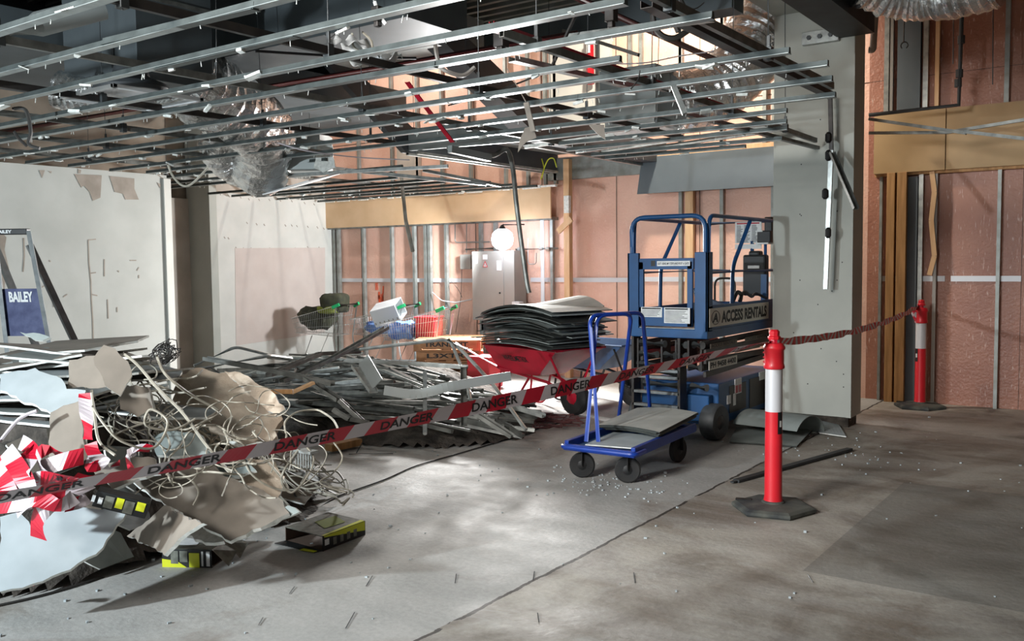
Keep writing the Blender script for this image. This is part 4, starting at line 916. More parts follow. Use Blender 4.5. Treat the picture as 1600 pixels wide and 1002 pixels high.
# layered stack of sheets along the crest
g = 'thin broken sheets layered along the crest of the left heap'
for k in range(26):
    cx = rnd.uniform(-5.7, -4.75); cy = 2.85+(cx+5.2)*-.3+rnd.uniform(-.35, .25); z = max(.55, HL(cx, cy))*.93+k*.006
    L_ = rnd.uniform(.25, .6); W_ = rnd.uniform(.12, .3); a = rnd.uniform(-.5, .5)+.62
    q = Euler((rnd.uniform(-.12, .12), rnd.uniform(-.22, .12), a)).to_matrix()
    pl = [(-L_, -W_), (L_*rnd.uniform(.5, 1), -W_*rnd.uniform(.6, 1)), (L_, W_*rnd.uniform(-.3, .4)), (L_*rnd.uniform(.5, .9), W_), (-L_*rnd.uniform(.6, 1), W_)]
    pts = [q @ V((x, y, 0))+V((cx, cy, z)) for x, y in pl]; pts = jag(pts, .006, .05, rnd)
    mb = MB(); mb.sheet(pts, q @ V((0, 0, 1)), .012); m_ = rnd.choice([('pbw', 'pbb', 'pbe'), ('pbg', 'pbb', 'pbe'), ('pbb', 'pbw', 'pbe'), ('pbb', 'pbb', 'pbe')])
    tag(mb.build('plasterboard_piece', list(m_)), 'thin broken sheet layered along the crest of the left heap', 'plasterboard', g)
g = 'broken plasterboard scraps scattered through the left heap'
def HN(x, y, HF=HL):
    e = .06; return V((HF(x-e, y)-HF(x+e, y), HF(x, y-e)-HF(x, y+e), 2*e)).normalized()
k = 0
while k < 75:
    x = rnd.uniform(-6.4, -4.2); y = rnd.uniform(1.7, 4.8); h = HL(x, y)
    if h < .06: continue
    n = (HN(x, y)+V((rnd.uniform(-.4, .4), rnd.uniform(-.4, .4), rnd.uniform(0, .3)))).normalized(); u, v, _ = frame(n); r0 = rnd.uniform(.07, .24); m = rnd.randint(4, 6)
    c = V((x, y, h*.93+.03)); a0 = rnd.uniform(0, 6); pts = [c+(u*math.cos(a0+6.283*i/m)+v*math.sin(a0+6.283*i/m)*rnd.uniform(.5, 1))*r0*rnd.uniform(.7, 1.15) for i in range(m)]
    lo = min(p.z for p in pts)
    if lo < .014: pts = [p+V((0, 0, .014-lo)) for p in pts]
    mb = MB(); mb.sheet(jag(pts, .005, .05, rnd), n, .012); m_ = rnd.choice([('pbw', 'pbb', 'pbe'), ('pbb', 'pbw', 'pbe'), ('pbb', 'pbb', 'pbe'), ('pbg', 'pbb', 'pbe')])
    tag(mb.build('plasterboard_scrap', list(m_)), 'broken plasterboard scrap lying in the left heap', 'plasterboard', g); k += 1
# cables
def wander(p, n, step, HF, lift, dirn, curl=.5, zmin=.01, tang=None):
    out = [V(p)]; a = dirn; w_ = rnd.uniform(-curl, curl); zz = rnd.uniform(0, lift)
    for i in range(n):
        w_ = w_*.8+rnd.uniform(-curl, curl)*.6; a += w_; q = out[-1]+V((math.cos(a), math.sin(a), 0))*step; zz = max(0, min(lift*2.2, zz+rnd.uniform(-lift, lift)*.5))
        q.z = max(zmin, HF(q.x, q.y)+.03+zz); out.append(q)
    return curve(out, 4)
g = 'pale electrical cables tangled over the left heap'
k = 0
while k < 50:
    fam = rnd.random()
    if fam < .65: x, y = rnd.uniform(-5.1, -4.2), rnd.uniform(3.2, 4.6)
    else: x, y = rnd.uniform(-5.3, -4.4), rnd.uniform(2.6, 3.6)
    if HL(x, y) < .02 and rnd.random() < .7: continue
    pts = wander((x, y, HL(x, y)+.06), rnd.randint(7, 16), .09, HL, .10, rnd.uniform(0, 6.28), .55)
    if any(pj(q)[0] > 560 or pj(q)[1] > 800 or pj(q)[0] < 170 for q in pts): continue
    mb = MB(); mb.tube(pts, rnd.choice([.0045, .0055, .007]), 6); tag(mb.build('electrical_cable', ['cable'], smooth=True), 'pale electrical cable in the tangle over the left heap', 'cable', g); k += 1
k = 0
while k < 40:
    x, y = rnd.uniform(140, 500), rnd.uniform(575, 760); a = rnd.uniform(0, 6.28); w_ = rnd.uniform(-.4, .4); pts = []; ok = True
    if y < 560+(x-250)*.35 or y > 770 or x < 210 and y > 720: continue
    for i in range(rnd.randint(8, 18)):
        t = 4.28+(785-y)/205*.85+max(0, (x-330))*.0016-rnd.uniform(0, .12); p = PD(x, y, t); p.z = max(p.z, .012); pts.append(p)
        w_ = w_*.75+rnd.uniform(-.5, .5); a += w_; x += math.cos(a)*16; y += math.sin(a)*11
        if not (130 < x < 545 and 555+max(0, x-250)*.3 < y < 780): break
    if len(pts) < 6: continue
    mb = MB(); mb.tube(curve(pts, 4), rnd.choice([.003, .004, .0055]), 6); tag(mb.build('electrical_cable', ['cable'], smooth=True), 'pale electrical cable in the tangle over the left heap', 'cable', g); k += 1
def cabpx(pts, r0, m, lab, name='electrical_cable', n=6):
    mb = MB(); mb.tube(curve([PD(*p) for p in pts], 6), r0, n); return tag(mb.build(name, [m], smooth=True), lab, 'cable')
cabpx([(192, 552, 4.6), (215, 570, 4.6), (245, 605, 4.6), (285, 645, 4.6), (318, 690, 4.55), (360, 740, 4.55)], .008, 'cable', 'long pale cable running diagonally down the heap from its crest')
cabpx([(245, 555, 4.7), (255, 580, 4.7), (275, 600, 4.7), (300, 618, 4.8), (340, 640, 4.9)], .008, 'cable', 'pale cable curving down from the wire bundle at the heap crest')
cabpx([(143, 610, 4.35), (148, 650, 4.3), (155, 690, 4.25), (180, 712, 4.2)], .007, 'cable', 'pale cable hanging down beside the upright brown sheet')
cabpx([(145, 635, 4.3), (160, 660, 4.2), (190, 690, 4.2), (240, 700, 4.3), (262, 660, 4.4), (235, 640, 4.4), (228, 665, 4.4), (270, 672, 4.5), (305, 655, 4.6)], .006, 'cable', 'looping pale cable in the middle of the heap')
cabpx([(275, 735, 4.55), (300, 752, 4.5), (310, 770, 4.48), (302, 790, 4.45)], .006, 'cable', 'pale cable dangling over the broad brown-grey sheet')
cabpx([(470, 690, 5.0), (490, 715, 4.95), (480, 745, 4.9), (455, 770, 4.9), (440, 745, 4.9), (468, 700, 5.0)], .006, 'cable', 'pale cable loop at the right end of the heap, beside the fluorescent diffuser')
cabpx([(378, 710, 5.0), (392, 740, 4.9), (420, 760, 4.9), (450, 765, 4.9), (430, 735, 4.95), (400, 705, 5.05)], .006, 'cable', 'pale cable loop over the dusty beige board')
cabpx([(520, 690, 5.2), (535, 715, 5.1), (520, 740, 5.1), (500, 755, 5.0), (540, 770, 5.0)], .005, 'cable', 'pale cable straying onto the floor right of the heap')
cabpx([(0, 690, 4.3), (30, 655, 4.3), (58, 642, 4.3)], .009, 'twhite', 'pale strip in the dark gap left of the upright brown sheet')
# coiled wire ball at crest
mb = MB()
for k in range(16):
    c = PD(258, 552, 4.9); ax = V((rnd.uniform(-1, 1), rnd.uniform(-1, 1), rnd.uniform(-1, 1))).normalized(); x, y, _ = frame(ax); q = rnd.uniform(.04, .085)
    mb.tube([c+V((rnd.uniform(-.01, .01),)*3)+x*math.cos(a)*q+y*math.sin(a)*q for a in [i*math.pi/8 for i in range(16)]], .003, 4, closed=True)
tag(mb.build('wire_coil', ['cabled']), 'dark ball of coiled wire at the right crest of the heap', 'wire')
# corrugated diffuser scrap
mb = MB(); c = PD(478, 722, 5.0)
for k in range(9): mb.bar(c+RGT*(k*.014-.07)+V((0, 0, .05)), c+RGT*(k*.014-.06)+V((0, 0, -.03))-FWD*.05, .007, .02)
mb.box(c+V((0, 0, .06)), (.14, .06, .015)); tag(mb.build('louvre_fitting', ['ductl']), 'grey finned light louvre lying among cables at the right end of the heap', 'light fitting')
mb = MB(); c = F(452, 790); mb.box(c+V((0, 0, .05)), (.07, .06, .10), Matrix.Rotation(.6, 3, 'Z')); tag(mb.build('white_block', ['pbe'], bevel=.004), 'small white block standing on the floor at the right end of the heap', 'block')
mb = MB(); mb.bar(F(415, 722, .28), F(525, 773, .012), .03, .012); tag(mb.build('dark_strip', ['dark']), 'thin dark strip sloping down to the floor at the right end of the heap', 'strip')
# tape tangle
mb = MB(); rnd = random.Random(17)
def tapetangle(specs, lab, t0=4.15):
    mb = MB()
    for pts, wd, tw in specs:
        P = curve([PD(*p) for p in pts], 4); wv = []
        for i in range(len(P)):
            d = (P[min(i+1, len(P)-1)]-P[max(i-1, 0)]).normalized(); s_ = d.cross(FWD).normalized(); a = tw*math.sin(i*.5)
            wv.append((s_*math.cos(a)+FWD*math.sin(a)).normalized())
        ribbon(mb, P, wv, wd, .13, off=rnd.uniform(0, .2), every=0, slant=.02)
    return tag(mb.build('tape_tangle', ['tred', 'twhite', 'ink']), lab, 'barrier tape')
D_ = 4.05
sp = [([(-5, 720, 4.2), (10, 760, 4.0), (25, 800, 4.0)], .075, .3), ([(8, 702, 4.1), (30, 735, 4.0), (50, 770, 3.95)], .08, .5), ([(30, 690, 4.2), (50, 705, 4.1), (40, 740, 4.0), (55, 760, 4.0)], .07, .8),
      ([(-5, 790, 3.95), (35, 785, 3.9), (70, 775, 3.9), (110, 760, 3.95)], .075, .4), ([(20, 800, 3.9), (55, 780, 3.9), (95, 790, 3.9), (120, 775, 3.95)], .07, .7),
      ([(60, 735, 4.05), (95, 722, 4.05), (135, 712, 4.1)], .075, .3), ([(75, 750, 4.0), (60, 720, 4.05), (75, 700, 4.1), (95, 715, 4.1)], .06, .9), ([(60, 845, 3.95), (58, 815, 3.92), (75, 790, 3.92), (100, 778, 3.95)], .075, .4),
      ([(0, 745, 4.1), (30, 760, 4.05), (75, 745, 4.0), (110, 755, 4.0), (140, 770, 4.05)], .07, .8), ([(100, 790, 3.95), (125, 785, 4.0), (140, 775, 4.05)], .06, .5),
      ([(5, 780, 4.0), (20, 740, 4.05), (45, 712, 4.1), (62, 700, 4.15)], .06, .9), ([(110, 745, 4.05), (140, 750, 4.1), (165, 745, 4.2)], .05, .9)]
tapetangle(sp, 'big crumpled bundle of red and white danger tape at the left foot of the heap')
tapetangle([([(132, 612, 4.35), (134, 640, 4.3), (138, 665, 4.3), (136, 690, 4.25)], .06, .5), ([(140, 690, 4.2), (150, 715, 4.15), (175, 728, 4.15), (180, 722, 4.2)], .06, .9), ([(150, 705, 4.2), (140, 730, 4.1), (160, 725, 4.15)], .05, .6)], 'strand of danger tape hanging beside the upright brown sheet')
tapetangle([([(195, 712, 4.3), (215, 700, 4.3), (240, 702, 4.35)], .04, .8), ([(205, 735, 4.25), (200, 715, 4.3), (215, 702, 4.3)], .04, .6)], 'small scrap of danger tape caught in cables at mid heap')
tapetangle([([(28, 918, 4.18), (40, 910, 4.15), (52, 918, 4.15)], .03, .8)], 'tiny scrap of red tape on the floor by the large white sheet')
# ------------------------------------------------------------------ yellow and black boxes
def cardbox(o0, ux, uy, h, lab, open_end=True, lean=0):
    o0 = V(o0); ux = V(ux); uy = V(uy); uz = V((0, 0, h)); r = root('tool_box', o0+ux/2+uy/2, lab, 'box'); r.name = 'carton'
    nx = ux.normalized(); ny = uy.normalized(); t = .004
    def face(a, b, c, m, nm, par, th=t):
        mb = MB(); a = V(a); n = V(b).cross(V(c)).normalized(); mb.sheet([a, a+V(b), a+V(b)+V(c), a+V(c)], n, th, 0, 0, 0); return mb.build(nm, [m], par)
    f1 = face(o0, ux, uz, 'boxk', 'front_panel', r); face(o0+uy, ux, uz, 'boxi', 'back_panel', r); face(o0+uz, ux, uy, 'boxg', 'top_panel', r); face(o0+V((0, 0, .003)), ux, uy, 'boxi', 'bottom_panel', r)
    return r, f1, face
# right box: long side from (505,862) to (571,838); open end toward lower left
a = F(505, 862); b = F(571, 836); c = F(447, 846)
r_, f1, face = cardbox(a, b-a, c-a, .085, 'open yellow and black carton on the floor at the right foot of the heap')
ux = b-a; uy = c-a; n = ux.cross(V((0, 0, 1))).normalized(); n = n if n.dot(CAM-a) > 0 else -n
def strip(x0, x1, z0, z1, m, nm, par, base=a, U=ux, N_=None, H=.085, off=.003):
    N2 = N_ or n; mb = MB(); p = lambda s, z: base+U*s+V((0, 0, z*H))+N2*off; mb.add([p(x0, z0), p(x1, z0), p(x1, z1), p(x0, z1)], [(0, 1, 2, 3)]); return mb.build(nm, [m], par)
mb = MB(); p = lambda s, z: a+ux*s+V((0, 0, z*.085))+n*.003; mb.add([p(.02, .92), p(.98, .35), p(.98, 1), p(.02, 1)], [(0, 1, 2, 3)]); mb.build('yellow_print', ['yel'], f1)
strip(.03, .13, .35, .75, 'paper', 'printed_square', f1, off=.0035)
for i in range(4): strip(.22+i*.16, .30+i*.16, .2, .7, 'boxg', 'printed_picture', f1, off=.0036)
mb = MB(); q = a+V((0, 0, .0875)); mb.add([q+ux*.75+uy*.25, q+ux*.9+uy*.7, q+ux*.45+uy*.75, q+ux*.3+uy*.3], [(0, 1, 2, 3)]); mb.build('yellow_print', ['lime'], r_)
mb = MB(); q = a+V((0, 0, .087)); mb.add([q+ux*.02, q+ux*.98, q+ux*.98+uy*.1, q+ux*.02+uy*.05], [(0, 1, 2, 3)]); mb.build('yellow_print', ['yel'], r_)
e = (uy.cross(V((0, 0, 1)))).normalized(); e = e if e.dot(ux) < 0 else -e
mb = MB(); mb.sheet([a+V((0, 0, .006)), a+uy+V((0, 0, .006)), a+uy*1.05+e*.07+V((0, 0, .004)), a+uy*.05+e*.05+V((0, 0, .004))], (0, 0, 1), .003, 0, 0, 0); mb.build('open_flap', ['boxk'], r_)
mb = MB(); mb.sheet([a+uy*.05+e*.055+V((0, 0, .008)), a+uy*.35+e*.075+V((0, 0, .008)), a+uy*.35+e*.045+V((0, 0, .009)), a+uy*.05+e*.03+V((0, 0, .009))], (0, 0, 1), .002, 0, 0, 0); mb.build('yellow_flap', ['yel'], r_)
# left box
a = F(254, 886); b = F(331, 888); c = F(277, 866); ux = b-a; uy = c-a+V((0, .07, 0)); n = ux.cross(V((0, 0, 1))).normalized(); n = n if n.dot(CAM-a) > 0 else -n
r_, f1, face = cardbox(a, ux, uy, .10, 'crushed yellow and black carton left of the open one, before the heap')
mb = MB(); p = lambda s, z: a+ux*s+V((0, 0, z*.10))+n*.003; mb.add([p(0, 0), p(.5, 0), p(.3, .35), p(0, .45)], [(0, 1, 2, 3)]); mb.build('yellow_print', ['yel'], f1)
for x0, x1, z0, z1, m_, nm in ((.18, .33, .2, .9, 'boxg', 'printed_picture'), (.36, .52, .3, .9, 'boxg', 'printed_picture'), (.55, .76, .02, .8, 'yel', 'yellow_print'), (.80, .84, .1, .9, 'paper', 'printed_bar'), (.90, .97, .1, .9, 'paper', 'printed_bar')):
    mb = MB(); mb.add([p(x0, z0)+n*.001, p(x1, z0)+n*.001, p(x1, z1)+n*.001, p(x0, z1)+n*.001], [(0, 1, 2, 3)]); mb.build(nm, [m_], f1)
mb = MB(); q = a+V((0, 0, .104)); mb.add([q+ux*.1+uy*.2, q+ux*.6+uy*.2, q+ux*.5+uy*.7, q+ux*.1+uy*.8], [(0, 1, 2, 3)]); mb.build('printed_top', ['paper'], r_)
for k in range(2):
    mb = MB(); s0 = a+ux+uy*(.02+.5*k); mb.sheet([s0+V((0, 0, .098)), s0+uy*.45+V((0, 0, .098)), s0+uy*.45+ux*.30+V((0, 0, .055)), s0+ux*.33+V((0, 0, .01))], n+V((0, 0, .5)), .003, 0, 0, 0); mb.build('crushed_flap', ['boxg'], r_)
# third box in the heap
Xb = PD(150, 775, 4.12); ux = PD(232, 795, 4.18)-Xb; uy = FWD*.09; 
r_ = root('carton', Xb, 'yellow and black carton half buried between the tape bundle and the sheets', 'box')
mb = MB(); mb.bar(Xb, Xb+ux, .09, .075, up=V((0, 0, 1))); bd = mb.build('body', ['boxk'], r_, bevel=.003)
nn = (-FWD).normalized(); d = ux.normalized(); upb = nn.cross(d).normalized(); upb = upb if upb.z > 0 else -upb
def onb(s0, s1, z0, z1, m_, nm):
    mb = MB(); q = lambda s, z: Xb+ux*s+upb*z*.034+nn*.052; mb.add([q(s0, z0), q(s1, z0), q(s1, z1), q(s0, z1)], [(0, 1, 2, 3)]); mb.build(nm, [m_], bd)
for s0, s1, z0, z1, m_, nm in ((.02, .08, -.4, .5, 'paper', 'printed_square'), (.14, .22, -.5, .4, 'paper', 'printed_square'), (.25, .42, -.8, .8, 'boxg', 'printed_picture'), (.46, .60, -.5, .9, 'yel', 'yellow_print'), (.62, .80, -.9, .8, 'boxg', 'printed_picture'), (.84, 1.0, -.2, 1, 'yel', 'yellow_print')): onb(s0, s1, z0, z1, m_, nm)
# ================================================================== heap of steel channels
CB = [((-7.6, 7.6), 1.75, .56), ((-6.5, 6.9), 1.5, .34), ((-8.6, 8.3), 1.2, .5), ((-5.7, 6.7), 1.05, .28), ((-7.0, 6.0), 1.0, .35)]
def HC(x, y):
    h = 0
    for (cx, cy), rr, a in CB:
        d = ((x-cx)**2+(y-cy)**2)/(rr*rr)
        if d < 1: h = max(h, a*(1-d)**.8)
    return h
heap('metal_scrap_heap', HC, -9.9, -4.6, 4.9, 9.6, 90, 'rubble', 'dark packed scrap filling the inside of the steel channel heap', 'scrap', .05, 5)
rnd = random.Random(77); g = 'galvanised channels and tubes thrown in the central steel heap'
protos = []
for k, (L_, kind) in enumerate(((2.6, 0), (1.9, 0), (1.2, 0), (2.3, 1), (1.5, 1), (.8, 0), (2.9, 2), (1.0, 2))):
    mb = MB()
    if kind == 0: mb.ext(CH_U(.036, .026, .003), (-L_/2, 0, 0), (L_/2, 0, 0))
    elif kind == 1: mb.ext(HAT, (-L_/2, 0, 0), (L_/2, 0, 0))
    else: mb.tube([(-L_/2, 0, 0), (L_/2, 0, 0)], .013, 8)
    protos.append((mb, L_, kind))
meshes = {}
n = 0; tries = 0
first = {}
while n < 270:
    tries += 1
    x, y = (rnd.uniform(-9.2, -5.0), rnd.uniform(5.4, 8.9)) if n % 3 else (rnd.uniform(-7.2, -5.0), rnd.uniform(6.0, 8.2))
    if HC(x, y) < .05: continue
    k = rnd.randrange(len(protos)); L_ = protos[k][1]; a = R(35+rnd.gauss(-14, 24)); dx, dy = math.cos(a)*L_/2, math.sin(a)*L_/2
    u = rnd.random()**.5; lift = .04+rnd.uniform(0, .06)
    za = HC(x-dx, y-dy); zb_ = HC(x+dx, y+dy); zc = HC(x, y)
    za = max(.03, za*u+lift); zb_ = max(.03, zb_*u+lift); mid = zc*.92+.03
    if (za+zb_)/2 < mid: s = mid-(za+zb_)/2; za += s; zb_ += s
    if max(za, zb_) > .8: continue
    ex_, ey_ = x+dx, y+dy
    if y+abs(dy) > 9.2 or x-abs(dx) < -9.3 and y-abs(dy) < 6.4: continue
    if any((lambda c: c[1] > 640+max(0, (c[0]-430)*.12) or c[0] < 300 or c[0] > 850)(pj(q)) for q in ((x-dx, y-dy, za), (x+dx, y+dy, zb_))): continue
    if any((lambda c: c[1] < 552+max(0, (c[0]-560)*.27))(pj(q)) for q in ((x-dx, y-dy, za), (x+dx, y+dy, zb_), (x, y, (za+zb_)/2))): continue
    p0, p1 = V((x-dx, y-dy, za)), V((x+dx, y+dy, zb_)); d = (p1-p0).normalized()
    q = d.to_track_quat('X', 'Z') @ Euler((rnd.choice([0, 1.57, 3.14, 4.7])+rnd.uniform(-.3, .3), 0, 0)).to_quaternion()
    if k not in first:
        o = protos[k][0].build(['steel_channel', 'furring_channel', 'steel_tube'][protos[k][2]], [('galvk', 'galvd', 'galvk', 'galvd', 'galv')[k % 5]], origin=(0, 0, 0)); first[k] = o
    else: o = first[k].copy(); COL.objects.link(o)
    tag(o, 'galvanised metal length thrown in the central steel heap', 'metal channel', g)
    o.rotation_mode = 'QUATERNION'; o.rotation_quaternion = q; o.location = (p0+p1)/2; n += 1
def met(pts, lab, kind='tube', m='galv', w_=.05, name='steel_tube', rad=.014, rr=.06):
    P = [PD(*p) for p in pts]
    for p in P: p.z = max(p.z, .02)
    mb = MB()
    if kind == 'tube': mb.tube(loop(P, rr), rad, 8)
    else:
        for i in range(len(P)-1): mb.ext(CH_U(w_, .03, .003), P[i], P[i+1])
    return tag(mb.build(name, [m], smooth=(kind == 'tube')), lab, 'metal tube' if kind == 'tube' else 'metal channel')
met([(303, 572, 8.4), (368, 542, 8.6), (455, 563, 9.0)], 'bent tube forming a low peak above the left end of the steel heap')
met([(310, 577, 8.2), (420, 556, 8.6), (455, 560, 9)], 'tube lying just below the bent peaked tube', rad=.016)
met([(440, 596, 7.4), (520, 560, 7.9), (604, 512, 8.6)], 'long channel rising from the steel heap up to the shopping trolleys', 'ch', w_=.06, name='steel_channel')
met([(420, 586, 7.2), (500, 553, 8), (560, 550, 8.5)], 'channel lying along the top of the steel heap left of centre', 'ch', 'galvd', .06, 'steel_channel')
met([(480, 556, 8.2), (570, 545, 8.2), (690, 531, 8.2), (704, 533, 8.2), (728, 590, 8.0), (735, 625, 7.8)], 'bright bent tube arching over the heap in front of the pallets', rad=.016)
met([(700, 530, 8.0), (722, 548, 8.0), (770, 600, 7.7), (822, 672, 7.3)], 'long straight bright tube sloping down to the floor left of the red barrow', rad=.016)
met([(540, 563, 7.8), (640, 568, 7.8), (730, 574, 7.7)], 'long dull channel lying level across the top of the steel heap', 'ch', 'galvd', .06, 'steel_channel')
met([(724, 572, 7.6), (725, 664, 6.95)], 'upright steel channel end in front of the pallets', 'ch', 'galvd', .05, 'steel_channel')
met([(664, 582, 7.4), (664, 678, 6.85)], 'shorter upright tube end left of the upright channel end', rad=.016)
met([(555, 572, 7.6), (584, 612, 7.2)], 'wide short channel leaning in the middle of the heap', 'ch', 'galv', .07, 'steel_channel')
met([(735, 640, 7.0), (800, 682, 6.9)], 'channel end resting on the floor nearest the maroon cord', 'ch', 'galvd', .07, 'steel_channel')
met([(790, 632, 7.7), (850, 650, 7.5)], 'channel end pointing right under the barrow', 'ch', 'galv', .06, 'steel_channel')
met([(475, 590, 6.9), (530, 625, 6.6), (570, 662, 6.6)], 'bent channel sloping down the front of the steel heap', 'ch', 'galvd', .05, 'steel_channel')
met([(520, 640, 6.5), (545, 655, 6.5), (575, 660, 6.6)], 'small bent channel frame lying on the floor before the steel heap', 'ch', 'galvd', .04, 'steel_channel')
met([(320, 560, 7.2), (430, 580, 7.0), (520, 600, 6.8)], 'channel running down from the left top of the steel heap', 'ch', 'galvd', .06, 'steel_channel')
met([(330, 575, 6.4), (400, 620, 6.2), (455, 652, 6.0)], 'thin dark rod lying across the pale stripped panel', rad=.008)
mb = MB()
P = curve([PD(*p) for p in ((600, 610, 7.1), (650, 616, 7.1), (700, 605, 7.1), (750, 596, 7.2), (798, 588, 7.3))], 6)
for i in range(len(P)-1): mb.bar(P[i], P[i+1], .004, .075)
tag(mb.build('flat_metal_strip', ['ductl']), 'wide flat grey metal strip curving across the front of the steel heap', 'metal strip')
mb = MB()
P = [PD(*p) for p in ((568, 562, 7.5), (590, 600, 7.2))]; mb.bar(P[0], P[1], .11, .006, up=V((.3, -1, .3))); tag(mb.build('flat_metal_strip', ['ductl']), 'short wide grey plate leaning in the middle of the steel heap', 'metal strip')
# timber scraps near the heaps
def tb(p0, p1, wd, ht, m, lab): mb = MB(); mb.bar(p0, p1, wd, ht); return tag(mb.build('timber_offcut', [m], bevel=.002), lab, 'timber')
tb(F(513, 700, .05), F(560, 690, .05), .10, .06, 'timber', 'small hollow timber block on the floor right of the cable tangle')
tb(F(475, 670, .05), F(522, 672, .05), .14, .03, 'timberp', 'pale timber board behind the small hollow block')
tb(F(440, 650, .08), F(478, 658, .08), .10, .05, 'timber', 'short timber offcut at the foot of the steel heap')
tb(PD(408, 612, 6.3), PD(458, 612, 6.3), .04, .03, 'timber', 'thin brown batten lying at the back of the insulation sheet')
tb(PD(455, 614, 6.5), PD(490, 598, 6.6), .05, .02, 'timberp', 'torn pale splinter of wood beside the thin brown batten')
for k, (a, b) in enumerate((((545, 710), (614, 709)), ((557, 708), (566, 692)))):
    mb = MB(); mb.tube([F(*a, .01), F(*b, .01 if k == 0 else .12)], .004, 5); tag(mb.build('steel_rod', ['rodm']), ['thin rod lying on the floor right of the timber block', 'short rod sticking up from the thin rod on the floor'][k], 'rod')
# ================================================================== floor items
mb = MB(); P = [F(x, y, .008) for x, y in ((-30, 952), (60, 932), (150, 905), (200, 880), (245, 845), (300, 815), (340, 802), (390, 798), (445, 796), (480, 799), (530, 775), (600, 750), (650, 728), (720, 708), (800, 684), (850, 667), (900, 655))]
for p in P[4:9]: p.z = HL(p.x, p.y)+.07
mb.tube(curve(P, 6), .006, 6); tag(mb.build('extension_lead', ['cabled'], smooth=True), 'long dark power cord trailing over the floor past the heap to mid-room', 'cord')
rnd = random.Random(5)
mb = MB()
for k in range(16):
    c = F(835+rnd.uniform(-25, 45), 660+rnd.uniform(-6, 8), 0); a0 = rnd.uniform(0, 6); pts = []
    for i in range(16):
        a = a0+i*.42; q = rnd.uniform(.10, .26); pts.append(c+V((math.cos(a)*q*1.3, math.sin(a)*q, .012+.012*rnd.random()+k*.002)))
    mb.tube(curve(pts, 3), .005, 5)
tag(mb.build('extension_lead', ['cabler']), 'maroon extension cord in a loose tangle on the floor before the red barrow', 'cord')
mb = MB(); a, b = F(1150, 752, .012), F(1328, 702, .02); mb.bar(a, b, .055, .022); mb.bar(a+(a-b).normalized()*.05, a, .03, .012); tag(mb.build('metal_bar', ['dark'], bevel=.003), 'long flat dark bar lying on the floor behind the near bollard', 'bar')
# curled sheet by the column
def curl(c, ax, L_, rad, a0, a1, lab, m='ductl', th=.006):
    c = V(c); ax = V(ax).normalized(); sd = ax.cross(V((0, 0, 1))).normalized(); n = 16; mb = MB(); vs = []
    for k in range(n+1):
        a = a0+(a1-a0)*k/n
        for q in (rad, rad-th):
            for e_ in (-.5, .5): vs.append(c+sd*math.cos(a)*q*1.5+V((0, 0, math.sin(a)*q))+ax*e_*L_)
    fs = []
    for k in range(n):
        i = k*4; fs += [(i, i+1, i+5, i+4), (i+2, i+6, i+7, i+3), (i, i+4, i+6, i+2), (i+1, i+3, i+7, i+5)]
    fs += [(0, 2, 3, 1), (4*n, 4*n+1, 4*n+3, 4*n+2)]
    mb.add(vs, fs); return tag(mb.build('curled_sheet', [m], smooth=True), lab, 'sheet')
curl(F(1215, 680, .0), (-1, .12, 0), .62, .21, .05, 2.6, 'curled grey sheet arching off the floor against the column foot', 'pbg')
slab_sheet('flat_sheet', [F(1140, 690, .02), F(1245, 697, .02), F(1280, 660, .03), F(1150, 668, .03)], .01, ['pbg', 'sheetd', 'sheetd'], 'flat dark sheet under the curled one beside the lift wheel', 'sheet')
slab_sheet('flat_sheet', [F(1280, 676, .02), F(1322, 682, .02), F(1310, 662, .02), F(1265, 655, .06)], .01, ['pbw', 'sheetd', 'pbe'], 'small pale broken sheet at the foot of the column', 'sheet')
# chips of plaster scattered over the floor
rnd = random.Random(31); mb = MB()
for k in range(400):
    if k < 180: x, y = rnd.uniform(-6, 0), rnd.uniform(2.2, 10)
    elif k < 290: c = F(930, 752); x, y = c.x+rnd.gauss(.1, .3), c.y+rnd.gauss(0, .22)
    elif k < 350: x, y = rnd.gauss(-4.2, .5), rnd.gauss(2.9, .6)
    else: c = F(1300, 705); x, y = c.x+rnd.gauss(0, .5), c.y+rnd.gauss(0, .3)
    s = rnd.uniform(.004, .013)*(1.6 if rnd.random() < .1 else 1); mb.box((x, y, s*.4), (s*rnd.uniform(.8, 1.8), s, s*.8), Matrix.Rotation(rnd.uniform(0, 3), 3, 'Z'))
o = tag(mb.build('plaster_crumbs', ['pbw']), 'white crumbs of plaster scattered over the concrete floor', 'plaster crumbs'); o['kind'] = 'stuff'
g = 'cut wire stubs scattered on the foreground floor'
for (x, y, x2, y2) in ((460, 917, 452, 928), (582, 900, 572, 916), (713, 897, 711, 911), (554, 957, 540, 982), (411, 965, 404, 977), (835, 893, 833, 905), (990, 895, 992, 911), (840, 958, 842, 972), (1262, 898, 1270, 910)):
    mb = MB(); a, b = F(x2, y2, .004), F(x, y, .006); mb.tube([a, b], .0022, 4); tag(mb.build('wire_stub', ['rodm']), 'short dark wire stub on the foreground floor', 'wire', g)
